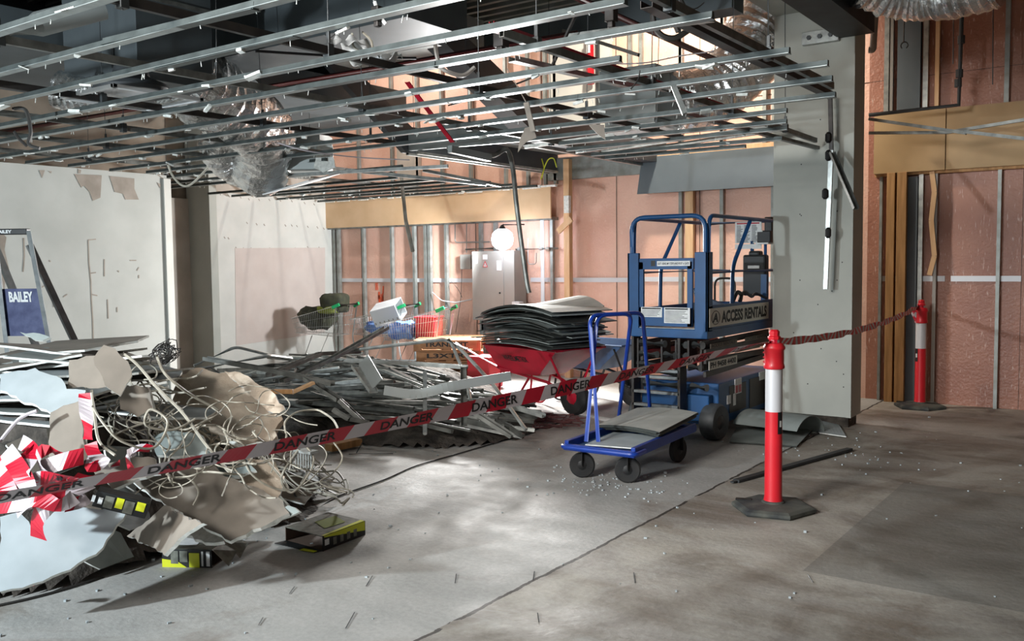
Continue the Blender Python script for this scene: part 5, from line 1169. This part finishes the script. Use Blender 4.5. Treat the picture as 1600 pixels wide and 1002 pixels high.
# ================================================================== suspended ceiling grid
rnd = random.Random(9); ZB = 2.65
M['maroon'] = mat('maroon_pipe', '#4f1d1d', .5)
g = 'galvanised ceiling battens running left to right in the stripped ceiling grid'
rows = [(1.58, -6, -1.9), (2.02, -7, -1.9), (2.45, -8, -1.9), (2.90, -9.35, -1.75), (3.33, -9.35, -1.8), (3.78, -9.35, -1.62), (4.25, -9.35, -2.32), (4.68, -9.35, -1.58), (5.12, -9.35, -1.52), (5.55, -9.3, -1.62), (6.02, -9.35, -1.74), (6.45, -10.9, -6.9), (6.45, -4.5, -2.2), (6.9, -11.2, -7.3), (6.9, -4.4, -2.35), (7.35, -11.2, -6.7), (7.35, -4.6, -2.5), (7.8, -4.6, -2.7), (8.25, -11.3, -7.6), (8.25, -4.7, -3.2), (8.7, -11.35, -7.3), (9.15, -11.35, -7.6), (9.6, -11.4, -7.2), (10.05, -11.35, -7.1), (10.4, -11.35, -7.0)]
for Y, x0, x1 in rows:
    sg = rnd.uniform(-.012, .012); z0, z1 = ZB+rnd.uniform(-.012, .012), ZB+rnd.uniform(-.012, .012)
    near = Y < 7
    r = root('ceiling_batten', ((x0+x1)/2, Y, ZB), 'galvanised ceiling batten running left to right in the stripped ceiling grid', 'ceiling batten', g)
    mb = MB(); mb.ext(HAT, (x0, Y, z0), (x1, Y+sg, z1)); mb.m = HATM+[0, 0]; mb.build('rail', ['battenm', 'flangem'], r)
    mb = MB()
    for k in range(int((x1-x0)*(1.5 if near else .8))):
        x = rnd.uniform(x0+.1, x1-.1); mb.box((x, Y+rnd.uniform(-.03, .03), ZB-.006), (rnd.uniform(.02, .10), rnd.uniform(.015, .05), rnd.uniform(.004, .02)), Euler((rnd.uniform(-.4, .4), rnd.uniform(-.3, .3), rnd.uniform(-.5, .5))).to_matrix())
    for k in range(int((x1-x0)*3)):
        x = rnd.uniform(x0+.1, x1-.1); mb.bar((x, Y+.02, ZB), (x+rnd.uniform(-.01, .01), Y+.02, ZB-rnd.uniform(.015, .03)), .003, .003)
    o = mb.build('plaster_residue', ['pbe'], r); o['kind'] = 'stuff'
    if Y in (2.45, 2.9, 3.78) or (Y in (5.12,)):
        xs = x0+(x1-x0)*.72; mb = MB(); mb.ext(HAT, (xs-.5, Y, z0-.004), (xs+.6, Y, z1-.004)); mb.build('splice_rail', ['battenm'], r)
# primary runners (front to back) above the battens
g = 'dark primary runners crossing above the ceiling battens'
RUN = [(-1.76, 3.35, 6.0, 'galvd'), (-2.62, 3.6, 8.6, 'galvd'), (-3.55, 1.9, 7.6, 'liftd'), (-4.6, 1.9, 8.3, 'galvd'), (-5.7, 1.9, 6.2, 'liftd'), (-6.75, 2.6, 6.3, 'galvd'), (-7.8, 3.1, 10.2, 'galvd'), (-8.85, 3.6, 10.3, 'galvd'), (-10.0, 6.4, 10.4, 'galvd')]
for x, y0, y1, m_ in RUN:
    mb = MB(); d = .04*rnd.uniform(-1, 1); mb.ext(CH_U(.028, .042, .003), (x, y0, ZB+.06), (x+d, y1, ZB+.06)); tag(mb.build('ceiling_runner', [m_]), 'dark primary runner crossing above the ceiling battens', 'ceiling runner', g)
mb = MB(); mb.ext(CH_U(.03, .045, .003), (-2.68, 3.6, ZB+.10), (-2.72, 7.0, ZB+.10)); tag(mb.build('ceiling_runner', ['redp']), 'dull red runner beside a dark one in the ceiling grid', 'ceiling runner')
# hangers
g = 'threaded hanger rods with clips holding the ceiling grid'
for x, y0, y1, _ in RUN:
    y = y0+.3
    while y < min(y1, 8.4):
        mb = MB(); jx = rnd.uniform(-.05, .05); top = 4.0 if y < 8.5 else 4.4
        r = root('hanger_rod', (x, y, ZB+.05), 'threaded hanger rod with clip holding the ceiling grid', 'hanger', g)
        mb.tube([(x, y, ZB+.02), (x+jx, y, 4.05 if y < 7.7 else 5.8)], .0035, 5); mb.build('rod', ['rodm'], r)
        mb = MB(); mb.bar((x, y-.02, ZB+.06), (x, y+.02, ZB+.06), .045, .07); mb.bar((x, y, ZB+.09), (x, y, ZB+.16), .022, .012); mb.build('clip', ['rodm'], r, bevel=.003)
        y += rnd.uniform(1.15, 1.35)
# ------------------------------------------------------------------ broken pieces
def piece(pts, lab, prof='u', m='galv', w_=.05, name='hanging_channel', cat='metal channel', h=.03):
    mb = MB()
    for i in range(len(pts)-1):
        if prof == 'u': mb.ext(CH_U(w_, h, .003), pts[i], pts[i+1])
        else: mb.ext(HAT, pts[i], pts[i+1])
    return tag(mb.build(name, [m]), lab, cat)
Yc = 8.62
piece([PY(1297, 148, Yc), PY(1299, 235, Yc)], 'upper dangling channel in front of the boarded column', m='liftd', w_=.035)
o = piece([PY(1299, 235, Yc), PY(1290, 452, Yc)], 'long bright perforated channel dangling down the face of the column', w_=.04)
mb = MB()
for y_ in (215, 243, 303, 364): p = PY(1294 if y_ != 303 else 1289, y_, Yc-.03); mb = MB(); mb.lathe([(.012, -.05), (.028, -.03), (.028, .03), (.012, .05)], p, (0, 0, 1), 8); mb.build('black_clip', ['black'], o)
piece([PY(1300, 238, Yc-.05), PY(1338, 326, Yc-.35)], 'short loose channel hanging diagonally across the right edge of the column', m='galvd')
piece([F(1010, 6, 2.74), F(1180, 92, 2.74), F(1300, 150, 2.72)], 'heavy dark double runner falling from top centre to the column', m='liftd', w_=.06, h=.035)
piece([F(800, 92, 2.72), F(1000, 138, 2.73), F(1060, 136, 2.70)], 'bright crooked channel lying across the battens at centre right', m='galv', w_=.05)
piece([PD(1052, 134, 5.3), PD(1070, 178, 5.3)], 'stubby bright channel tipped down beside the silver duct', m='galv', w_=.06)
piece([F(1060, 175, 2.70), F(1296, 236, 2.66)], 'long drooping channel reaching from the grid to the column face', m='galvd', w_=.045)
piece([PY(627, 275, 9.3), PY(634, 345, 9.0), PY(645, 393, 8.8)], 'channel dangling in front of the tan band left of the lamp', m='steelp', w_=.045)
piece([PY(1358, 186, 9.6), PY(1510, 208, 9.4)], 'pole running right from the column across the plywood band', m='galvd', w_=.03)
piece([PY(1508, 206, 9.4), PY(1620, 219, 9.2)], 'bright channel at the right edge crossing the plywood band', m='galv', w_=.05)
piece([PY(1358, 208, 10.0), PY(1480, 207, 9.9), PY(1620, 184, 9.8)], 'thin bent channel crossing the plywood band above the bright one', m='galvd', w_=.03)
piece([F(885, 62, 2.9), F(1110, 33, 2.66)], 'bright batten end pointing right above the red pipe', 'hat')
piece([PD(905, 12, 5.0), PD(862, 105, 5.2), PD(800, 120, 5.3)], 'dark crooked rod hanging under the edge beam right of centre', m='liftd', w_=.014, h=.014, cat='rod', name='bent_rod')
piece([PY(880, 48, 7.5), PY(998, 86, 7.3)], 'brown rod slanting in front of the red pipe', m='copper', w_=.03, cat='rod', name='bent_rod')
piece([PD(636, 128, 6.5), PD(652, 150, 6.6), PD(707, 222, 7.0)], 'dark maroon strap dropping diagonally at top centre', m='redp', w_=.04, h=.008)
piece([PD(400, 80, 5.5), PD(560, 90, 6), PD(650, 91, 6.2)], 'thin black rod threading level through the grid at top centre', m='black', w_=.015, h=.015, cat='rod', name='bent_rod')
for (a, b, lab) in (((446, 276, 9.5), (700, 262, 9.0), 'batten hanging loose above the left end of the tan band'), ((540, 268, 9.5), (760, 290, 9.6), 'pale channel lying askew above the tan band'), ((660, 268, 9.6), (782, 292, 9.9), 'thin channel slipping down over the tan band'), ((820, 232, 8.6), (960, 213, 8.4), 'short batten left under the charcoal soffit'), ((900, 240, 8.6), (1010, 222, 8.4), 'second short batten left under the charcoal soffit'), ((1000, 236, 8.9), (1220, 205, 8.5), 'batten directly above the grey wall panel'), ((940, 238, 8.9), (1225, 196, 8.4), 'batten just behind the one above the grey wall panel')):
    piece([PD(*a), PD(*b)], lab, 'hat', 'galv')
# conduit snaking down at centre
mb = MB(); mb.tube(curve([PD(700, 231, 7.6), PD(740, 240, 7.8), PD(770, 243, 8), PD(792, 234, 8.1), PD(801, 262, 8.2), PD(806, 310, 8.3), PD(812, 360, 8.3), PD(816, 390, 8.3), PD(823, 440, 8.3), PD(827, 458, 8.3)], 6), .022, 8)
tag(mb.build('flexible_conduit', ['galvd'], smooth=True), 'grey flexible conduit hooking over and dangling down beside the lamp', 'conduit')
mb = MB(); mb.bar(PD(703, 233, 7.55), PD(765, 247, 7.9), .05, .06); tag(mb.build('conduit_bracket', ['ductl']), 'pale bracket holding the flexible conduit at ceiling level', 'bracket')
piece([PD(793, 108, 6.0), PD(822, 160, 6.0), PD(833, 205, 6.05)], 'limp paper strip hanging from the battens above the conduit', m='torn', w_=.05, h=.006, name='paper_strip', cat='paper')
for pts, lab in (([(820, 200), (832, 197), (838, 215), (822, 222), (809, 238), (812, 218)], 'torn brown paper scrap dangling at centre below the battens'), ([(920, 195), (944, 195), (946, 218), (932, 208)], 'torn brown paper scrap dangling right of centre under the grid')):
    board(pts, (pts[0][0], pts[0][1], 6.1), (.4, -.9, .2), lab, mats=('torn', 'torn', 'pbe'), th=.006, jg=.003, name='paper_scrap', cat='paper')
# ------------------------------------------------------------------ charcoal sloped soffit (two cheeks and pan between)
r = root('sloped_soffit', (-6.1, 9.2, 2.85), 'charcoal boxed soffit with two dark cheeks sloping up out of the ceiling', 'soffit')
for x0, x1, yk, nm in ((-6.98, -6.90, 7.65, 'left_cheek'), (-5.48, -5.24, 7.9, 'right_cheek')):
    dz = .46 if x0 > -6 else .68; prof = [(BW, 2.86), (yk, 2.85), (yk-1.7, 2.85+1.7*dz), (yk-1.7, 3.15+1.7*dz*.9), (yk+.1, 3.14), (BW, 3.14)]
    mb = MB(); n = len(prof); vs = [(x0, a, b) for a, b in prof]+[(x1, a, b) for a, b in prof]
    mb.add(vs, [tuple(range(n))[::-1], tuple(range(n, 2*n))]+[(i, (i+1) % n, n+(i+1) % n, n+i) for i in range(n)]); mb.build('side_cheek', ['charcoal'], r)
mb = MB(); mb.bar((-6.92, 7.7, 2.98), (-5.4, 7.9, 2.98), .03, .22); mb.bb((-6.9, 7.8, 3.10), (-5.45, BW, 3.13)); mb.build('pan', ['ductl'], r)
for x in (-6.93, -6.78): mb = MB(); mb.ext(CH_U(.04, .03, .003), (x, 7.7, 2.84), (x, BW-.2, 2.84)); mb.build('edge_trim', ['galv'], r)
mb = MB(); mb.ext(CH_U(.05, .03, .003), (-5.46, 7.9, 2.84), (-5.46, BW-.2, 2.84)); mb.build('edge_trim', ['galv'], r)
mb = MB(); mb.tube(curve([(-6.85, 10.3, 3.0), (-6.75, 10.2, 2.85), (-6.8, 10.2, 2.72), (-6.7, 10.2, 2.95), (-6.6, 10.2, 2.98), (-6.55, 10.2, 2.86)]), .008, 5); tag(mb.build('yellow_cord', ['yrope']), 'yellow cord looped over the end of the charcoal soffit', 'cord')
# ------------------------------------------------------------------ ducts
def foilduct(pts, rad, lab, m='foil', n=40, name='foil_duct', seg=14, amp=.035):
    P = curve(pts, seg); mb = MB(); rs = [rad*(1+.05*math.sin(i*1.9)+.05*mnoise.noise(V((i*.5, rad, 0)))) for i in range(len(P))]
    mb.tube(P, rs, n); vs = []
    ctr = [P[i//n] for i in range(len(mb.v))]
    for i, v in enumerate(mb.v):
        d = (v-ctr[i]); k = mnoise.noise(v*6)*amp+mnoise.noise(v*15)*amp*.55+abs(mnoise.noise(v*30))*amp*.3; vs.append(v+d.normalized()*k*rad*2)
    mb.v = vs; return tag(mb.build(name, [m], smooth=False), lab, 'duct')
foilduct([PD(262, 96, 7.2), PD(320, 140, 7.6), PD(380, 180, 8.2), PD(412, 215, 9.0), PD(405, 270, 9.6)], .30, 'big crinkled silver duct drooping at upper left above the grid')
foilduct([PD(90, 140, 6.3), PD(125, 148, 6.3), PD(165, 143, 6.3)], .12, 'small silver duct stub behind the round diffuser')
foilduct([PD(350, 190, 8.8), PD(345, 235, 9.3), PD(375, 262, 9.6), PD(410, 275, 9.8)], .20, 'smaller silver duct curling behind the big drooping one', amp=.05)
mb = MB(); c = PD(455, 240, 9.6); mb.box(c, (.75, .6, .40), Matrix.Rotation(.6, 3, 'Z')); tag(mb.build('duct_plenum', ['ductl'], bevel=.005), 'pale sheet metal plenum box at the end of the big drooping duct', 'duct')
board([(498, 218), (518, 222), (524, 262), (505, 270), (490, 262)], (505, 245, 9.2), (.6, -.8, .1), 'pale flap of board hanging right of the plenum box', mats=('pbe', 'pbw', 'pbe'), name='hanging_flap')
foilduct([PD(1210, 8, 9.4), PD(1175, 60, 9.4), PD(1145, 115, 9.3), PD(1110, 148, 9.2), PD(1050, 160, 9.1)], .30, 'large silver duct sweeping down from upper right to the grey plenum')
foilduct([PD(1236, 50, 9.2), PD(1200, 112, 9.2), PD(1150, 160, 9.2)], .10, 'slim silver sleeve lying along the underside of the large duct', amp=.04)
foilduct([PD(1345, -30, 7.5), PD(1400, -12, 7.5), PD(1450, -8, 7.4), PD(1500, -14, 7.2), PD(1560, -30, 7.0)], .20, 'silver duct bulging over the top edge at upper right')
r = root('duct_plenum', PD(1005, 155, 9.2), 'grey square plenum box left of the large silver duct', 'duct')
mb = MB(); c = PD(1002, 152, 9.2); mb.box(c, (.62, .6, .50)); mb.build('body', ['ductl'], r, bevel=.004)
mb = MB(); mb.box(c+V((0, 0, -.28)), (.55, .52, .05)); mb.build('neck', ['ductl'], r); mb = MB(); mb.box(c+V((0, 0, -.33)), (.66, .62, .03)); mb.build('grille', ['paper'], r)
# big dark plenum at upper left
r = root('duct_riser', PD(200, 130, 6.5), 'large dark grey sheet metal duct dropping at upper left above the round diffuser', 'duct')
a = PD(215, 120, 6.3); mb = MB(); mb.bb((a.x-.95, a.y, a.z), (a.x, a.y+.62, 4.0)); d_ = mb.build('casing', ['duct'], r, bevel=.004)
mb = MB(); mb.bb((a.x-.97, a.y-.01, a.z+.55), (a.x+.01, a.y+.63, a.z+.58)); mb.build('seam', ['galvd'], r)
mb = MB(); mb.bb((a.x-.3, a.y-.01, a.z+.1), (a.x-.27, a.y-.0, a.z+.25)); mb.build('latch', ['dark'], r)
mb = MB(); b = F(520, 25, 3.3); mb.bb((-8, 4.9, 3.35), (-4.4, 5.6, 3.85)); r2 = tag(mb.build('main_duct', ['duct'], bevel=.004), 'long rectangular grey duct running left to right under the slab at top centre', 'duct')
mb = MB(); mb.bb((-9, 2.9, 3.3), (-7.2, 8.0, 3.6)); tag(mb.build('branch_duct', ['duct'], bevel=.004), 'long shadowed duct running front to back at upper left', 'duct')
mb = MB(); mb.bb((-6.6, 6.3, 3.55), (-5.3, 7.0, 3.9)); tag(mb.build('cross_duct', ['ductl'], bevel=.004), 'pale grey duct crossing behind the long rectangular duct', 'duct')
mb = MB(); mb.tube([PD(-20, 60, 5), PD(60, 38, 5.2), PD(160, 12, 5.4)], .07, 14); tag(mb.build('insulated_pipe', ['ductl'], smooth=True), 'pale insulated pipe above the nearest batten at top left corner', 'pipe')
mb = MB(); mb.tube([(-11.8, 5.6, 3.3), (-3.6, 5.9, 3.3)], .03, 8); tag(mb.build('sprinkler_pipe', ['maroon'], smooth=True), 'dark red pipe crossing above the grid at upper left', 'pipe')
mb = MB(); mb.tube([(-3.45, 2, 3.5), (-3.5, 8.4, 3.5)], .03, 8); tag(mb.build('sprinkler_pipe', ['maroon'], smooth=True), 'dark red pipe running front to back at top centre', 'pipe')
mb = MB(); c = PY(922, 70, BW-.12); mb.tube([V((c.x, c.y, 3.98)), V((c.x, c.y, 5.6))], .055, 14); rp = tag(mb.build('fire_pipe', ['redpipe'], smooth=True), 'bright red vertical pipe on the white panel high on the back wall', 'pipe')
mb = MB(); c2 = PY(919, 80, BW-.18); mb.bb((c2.x-.025, c2.y-.001, 4.38), (c2.x+.025, c2.y+.01, 4.52)); mb.build('label', ['paper'], rp)
mb = MB(); mb.bb((PY(931, 100, BW-.06).x, BW-.06, 3.3), (PY(935, 100, BW-.06).x, BW-.02, 5.6))
tag(mb.build('dark_conduit', ['rodm']), 'dark conduit just right of the bright red vertical pipe', 'pipe')
# round diffuser with square frame
c = F(205, 135, 2.80); r = root('ceiling_diffuser', c, 'round ceiling diffuser in a square frame hanging at upper left', 'diffuser')
mb = MB(); mb.lathe([(.10, .20), (.12, .12), (.235, .07), (.245, .045), (.235, .02), (.21, .02), (.20, .045), (.05, .10)], c-V((0, 0, .06)), (0, 0, 1), 36); mb.build('cone', ['dark'], r, smooth=True)
mb = MB(); mb.lathe([(.19, .0), (.205, .03), (.20, .04), (.0, .045)], c-V((0, 0, .05)), (0, 0, 1), 36); mb.build('dish', ['plastw'], r, smooth=True)
mb = MB(); q = .31; zz = c.z-.08
for s in (-1, 1): mb.box((c.x, c.y+s*q, zz), (2*q+.03, .03, .025)); mb.box((c.x+s*q, c.y, zz), (.03, 2*q+.03, .025))
mb.build('square_frame', ['plastw'], r, bevel=.003)
# swirl diffuser panel hanging broken
X0 = PD(480, 285, 9.4); r = root('ceiling_diffuser', X0, 'white swirl diffuser panel hanging tilted above the left tan band', 'diffuser')
ux = (PD(530, 270, 9.2)-PD(430, 300, 9.8)).normalized(); uy = V((0, 0, 1)).cross(ux).normalized(); uz = ux.cross(uy)*1.0; MX = Matrix((ux, uy, uz)).transposed().to_4x4(); MX = Matrix.Translation(X0) @ MX @ Matrix.Rotation(R(14), 4, 'X')
mb = MB(MX); mb.box((0, 0, 0), (.72, .62, .012)); mb.build('panel', ['plastw'], r)
mb = MB(MX)
for k in range(16): a = k*math.pi/8; mb.bar((.08*math.cos(a), .08*math.sin(a), -.008), (.22*math.cos(a+.35), .22*math.sin(a+.35), -.008), .022, .004)
mb.build('swirl_slot', ['dark'], r); mb = MB(MX); mb.lathe([(.25, -.012), (.27, -.006), (.27, .0), (.25, .0)], (0, 0, 0), (0, 0, 1), 32); mb.build('ring', ['paper'], r)
# cables in the ceiling
def ccab(pts, rad, m, lab):
    mb = MB(); mb.tube(curve([PD(*p) for p in pts], 6), rad, 6); return tag(mb.build('ceiling_cable', [m], smooth=True), lab, 'cable')
ccab([(1030, -5, 6.5), (1020, 25, 6.5), (1030, 52, 6.5), (1052, 60, 6.5), (1075, 48, 6.5)], .022, 'cabled', 'thick dark hose looping at top right of centre')
ccab([(1045, -5, 6.3), (1052, 30, 6.3), (1060, 50, 6.3)], .02, 'liftd', 'short thick dark hose dropping behind the double runner')
ccab([(1062, -5, 6.4), (1075, 20, 6.4), (1095, 35, 6.4), (1120, 48, 6.4), (1128, 60, 6.4)], .016, 'cabled', 'dark hose curving down toward the large silver duct')
ccab([(1060, 12, 6.6), (1085, 14, 6.6), (1100, 4, 6.6)], .005, 'cabled', 'thin wire strung between the dark hoses')
ccab([(960, 100, 8), (1010, 98, 8), (1060, 88, 8), (1115, 80, 8)], .006, 'twhite', 'thin white cable drooping left of the large silver duct')
ccab([(680, 70, 5.6), (684, 92, 5.6), (692, 108, 5.6), (722, 118, 5.6), (742, 105, 5.6)], .014, 'copper', 'grey cable bundle looping under the battens at top centre')
ccab([(550, 52, 4.9), (552, 72, 4.9), (566, 82, 4.9)], .007, 'cable', 'pale cable loop hanging at top centre left')
ccab([(566, 50, 4.9), (580, 64, 4.9), (582, 80, 4.9)], .007, 'cable', 'second pale cable loop hanging at top centre left')
ccab([(262, 256, 6.5), (270, 275, 6.5), (285, 290, 6.5), (300, 287, 6.5), (325, 262, 6.5)], .008, 'cable', 'white cable sagging below the grid beside the left pier')
ccab([(20, 170, 6), (40, 172, 6), (48, 205, 6), (45, 225, 6), (62, 232, 6)], .012, 'cabled', 'dark cable dropping behind the battens at far left')
ccab([(22, 205, 6), (28, 215, 6), (42, 228, 6)], .010, 'liftd', 'short brown cable at far left under the battens')
ccab([(700, 165, 6), (760, 148, 6), (830, 122, 6), (860, 105, 6)], .006, 'cabled', 'dark twisted wire slanting across the centre of the grid')
ccab([(430, 222, 8), (480, 236, 8), (560, 246, 8.4), (640, 250, 8.6)], .006, 'twhite', 'thin white cable draped over the plenum and the pink wall')
ccab([(585, 0, 4.6), (592, 22, 4.6), (603, 38, 4.6)], .010, 'paper', 'short white cable end hanging at the top of the picture')
for k, (a, b, c_, d_) in enumerate(((510, 64, 545, 30), (470, 62, 500, 44), (860, 60, 868, 95), (1000, 110, 985, 140))): ccab([(a, b, 5), ((a+c_)/2+4, (b+d_)/2, 5), (c_, d_, 5)], .004, 'cabled', ['thin black wire left of the plastic wrap', 'thin black wire over the dark duct', 'thin black wire near the brown rod', 'thin black wire by the grey plenum'][k])
# crumpled plastic wrap lying on the grid
n = 26; vs = []; fs = []; a, b = PD(530, 45, 4.9), PD(610, 38, 5.0)
for i in range(n+1):
    for j in range(n+1):
        u, v = i/n, j/n; p = a.lerp(b, u)+V((-.3, .8, 0)).normalized()*(v-.5)*.35; p.z = 2.78+.10*mnoise.noise(p*7)+.05*mnoise.noise(p*21)-.05*abs(v-.5); vs.append(p)
for i in range(n):
    for j in range(n): q = i*(n+1)+j; fs.append((q, q+n+1, q+n+2, q+1))
mb = MB(); mb.add(vs, fs); tag(mb.build('plastic_wrap', ['paper'], smooth=True), 'crumpled white plastic wrap lying on the battens at top centre left', 'plastic')
# junction boxes / clamps hung in the grid
for (x, y, t, s, lab) in ((783, 60, 5.3, .07, 'dark fixing block on the grid right of centre'), (955, 22, 5.2, .06, 'small purple-grey junction box hanging beside the dark crooked rod'), (590, 22, 4.6, .05, 'metal hook clip near the top of the picture')):
    mb = MB(); c = PD(x, y, t); mb.box(c, (s, s, s*1.5)); mb.box(c+V((0, 0, -s)), (s*.6, s*.7, s*.6)); tag(mb.build('junction_box', ['liftd'], bevel=.006), lab, 'junction box')
# column head bracket
c = PY(1283, 58, 8.78); r = root('wall_bracket', c, 'grey steel bracket with bolts fixed near the top of the column', 'bracket')
mb = MB(); mb.bb((c.x-.17, 8.74, c.z-.06), (c.x+.17, 8.80, c.z+.06)); mb.build('plate', ['galv'], r, bevel=.004)
for dx in (-.1, 0, .1): mb = MB(); mb.lathe([(.022, 0), (.022, .02)], (c.x+dx, 8.74, c.z), (0, -1, 0), 6); mb.build('bolt', ['rodm'], r)
# right hand void: rods, hook ring, dark pipe
def vrod(px, y0, y1, Y, lab, rad=.006): mb = MB(); q_ = PY(px, y0, Y); mb.tube([V((q_.x, q_.y, 5.8)), q_, PY(px-1, y1, Y)], rad, 6); return mb.build('hanging_rod', ['rodm'])
o = tag(vrod(1413, 20, 66, 10.2, ''), 'hanging rod ending in an open hook ring, upper right', 'rod')
mb = MB(); c = PY(1413, 71, 10.2); mb.tube([c+V((math.cos(a)*.035, 0, math.sin(a)*.035)) for a in [i*.5 for i in range(-2, 9)]], .007, 6); mb.build('hook_ring', ['rodm'], o)
tag(vrod(1552, 0, 132, 10.2, '', .005), 'thin rod hanging over the pink board near the top right corner', 'rod')
tag(vrod(1490, 22, 100, 10.0, '', .005), 'thin rod left of the dark bent pipe, upper right', 'rod')
mb = MB(); Y = 10.3; q_ = PY(1503, 18, Y); mb.tube([V((q_.x, q_.y, 5.8)), q_, PY(1498, 164, Y), PY(1358, 180, Y)], .022, 8); o = tag(mb.build('dark_pipe', ['rodm']), 'dark pipe dropping then turning left above the plywood band', 'pipe')
for (x, y) in ((1502, 62), (1499, 115), (1497, 130)): mb = MB(); mb.lathe([(.035, -.04), (.035, .04)], PY(x, y, Y), (0, 0, 1), 8); mb.build('coupling', ['rodm'], o)
mb = MB(); q_ = PY(1368, 12, 9.9); mb.tube(loop([V((q_.x, q_.y, 5.8)), q_, PY(1364, 78, 9.9), PY(1358, 78, 9.9)], .05), .035, 10); tag(mb.build('grey_pipe', ['copper'], smooth=True), 'short grey pipe elbow beside the top of the column', 'pipe')
# torn paper strip on stud at right
mb = MB(); P = [PY(x, y, BW-.05) for x, y in ((1456, 268), (1460, 300), (1455, 345), (1460, 400), (1452, 430))]
for i in range(4): mb.bar(P[i], P[i+1], .05, .006, up=V((0, 1, 0)))
tag(mb.build('paper_strip', ['timberp']), 'torn paper strip clinging to the stud right of the far bollard', 'paper')
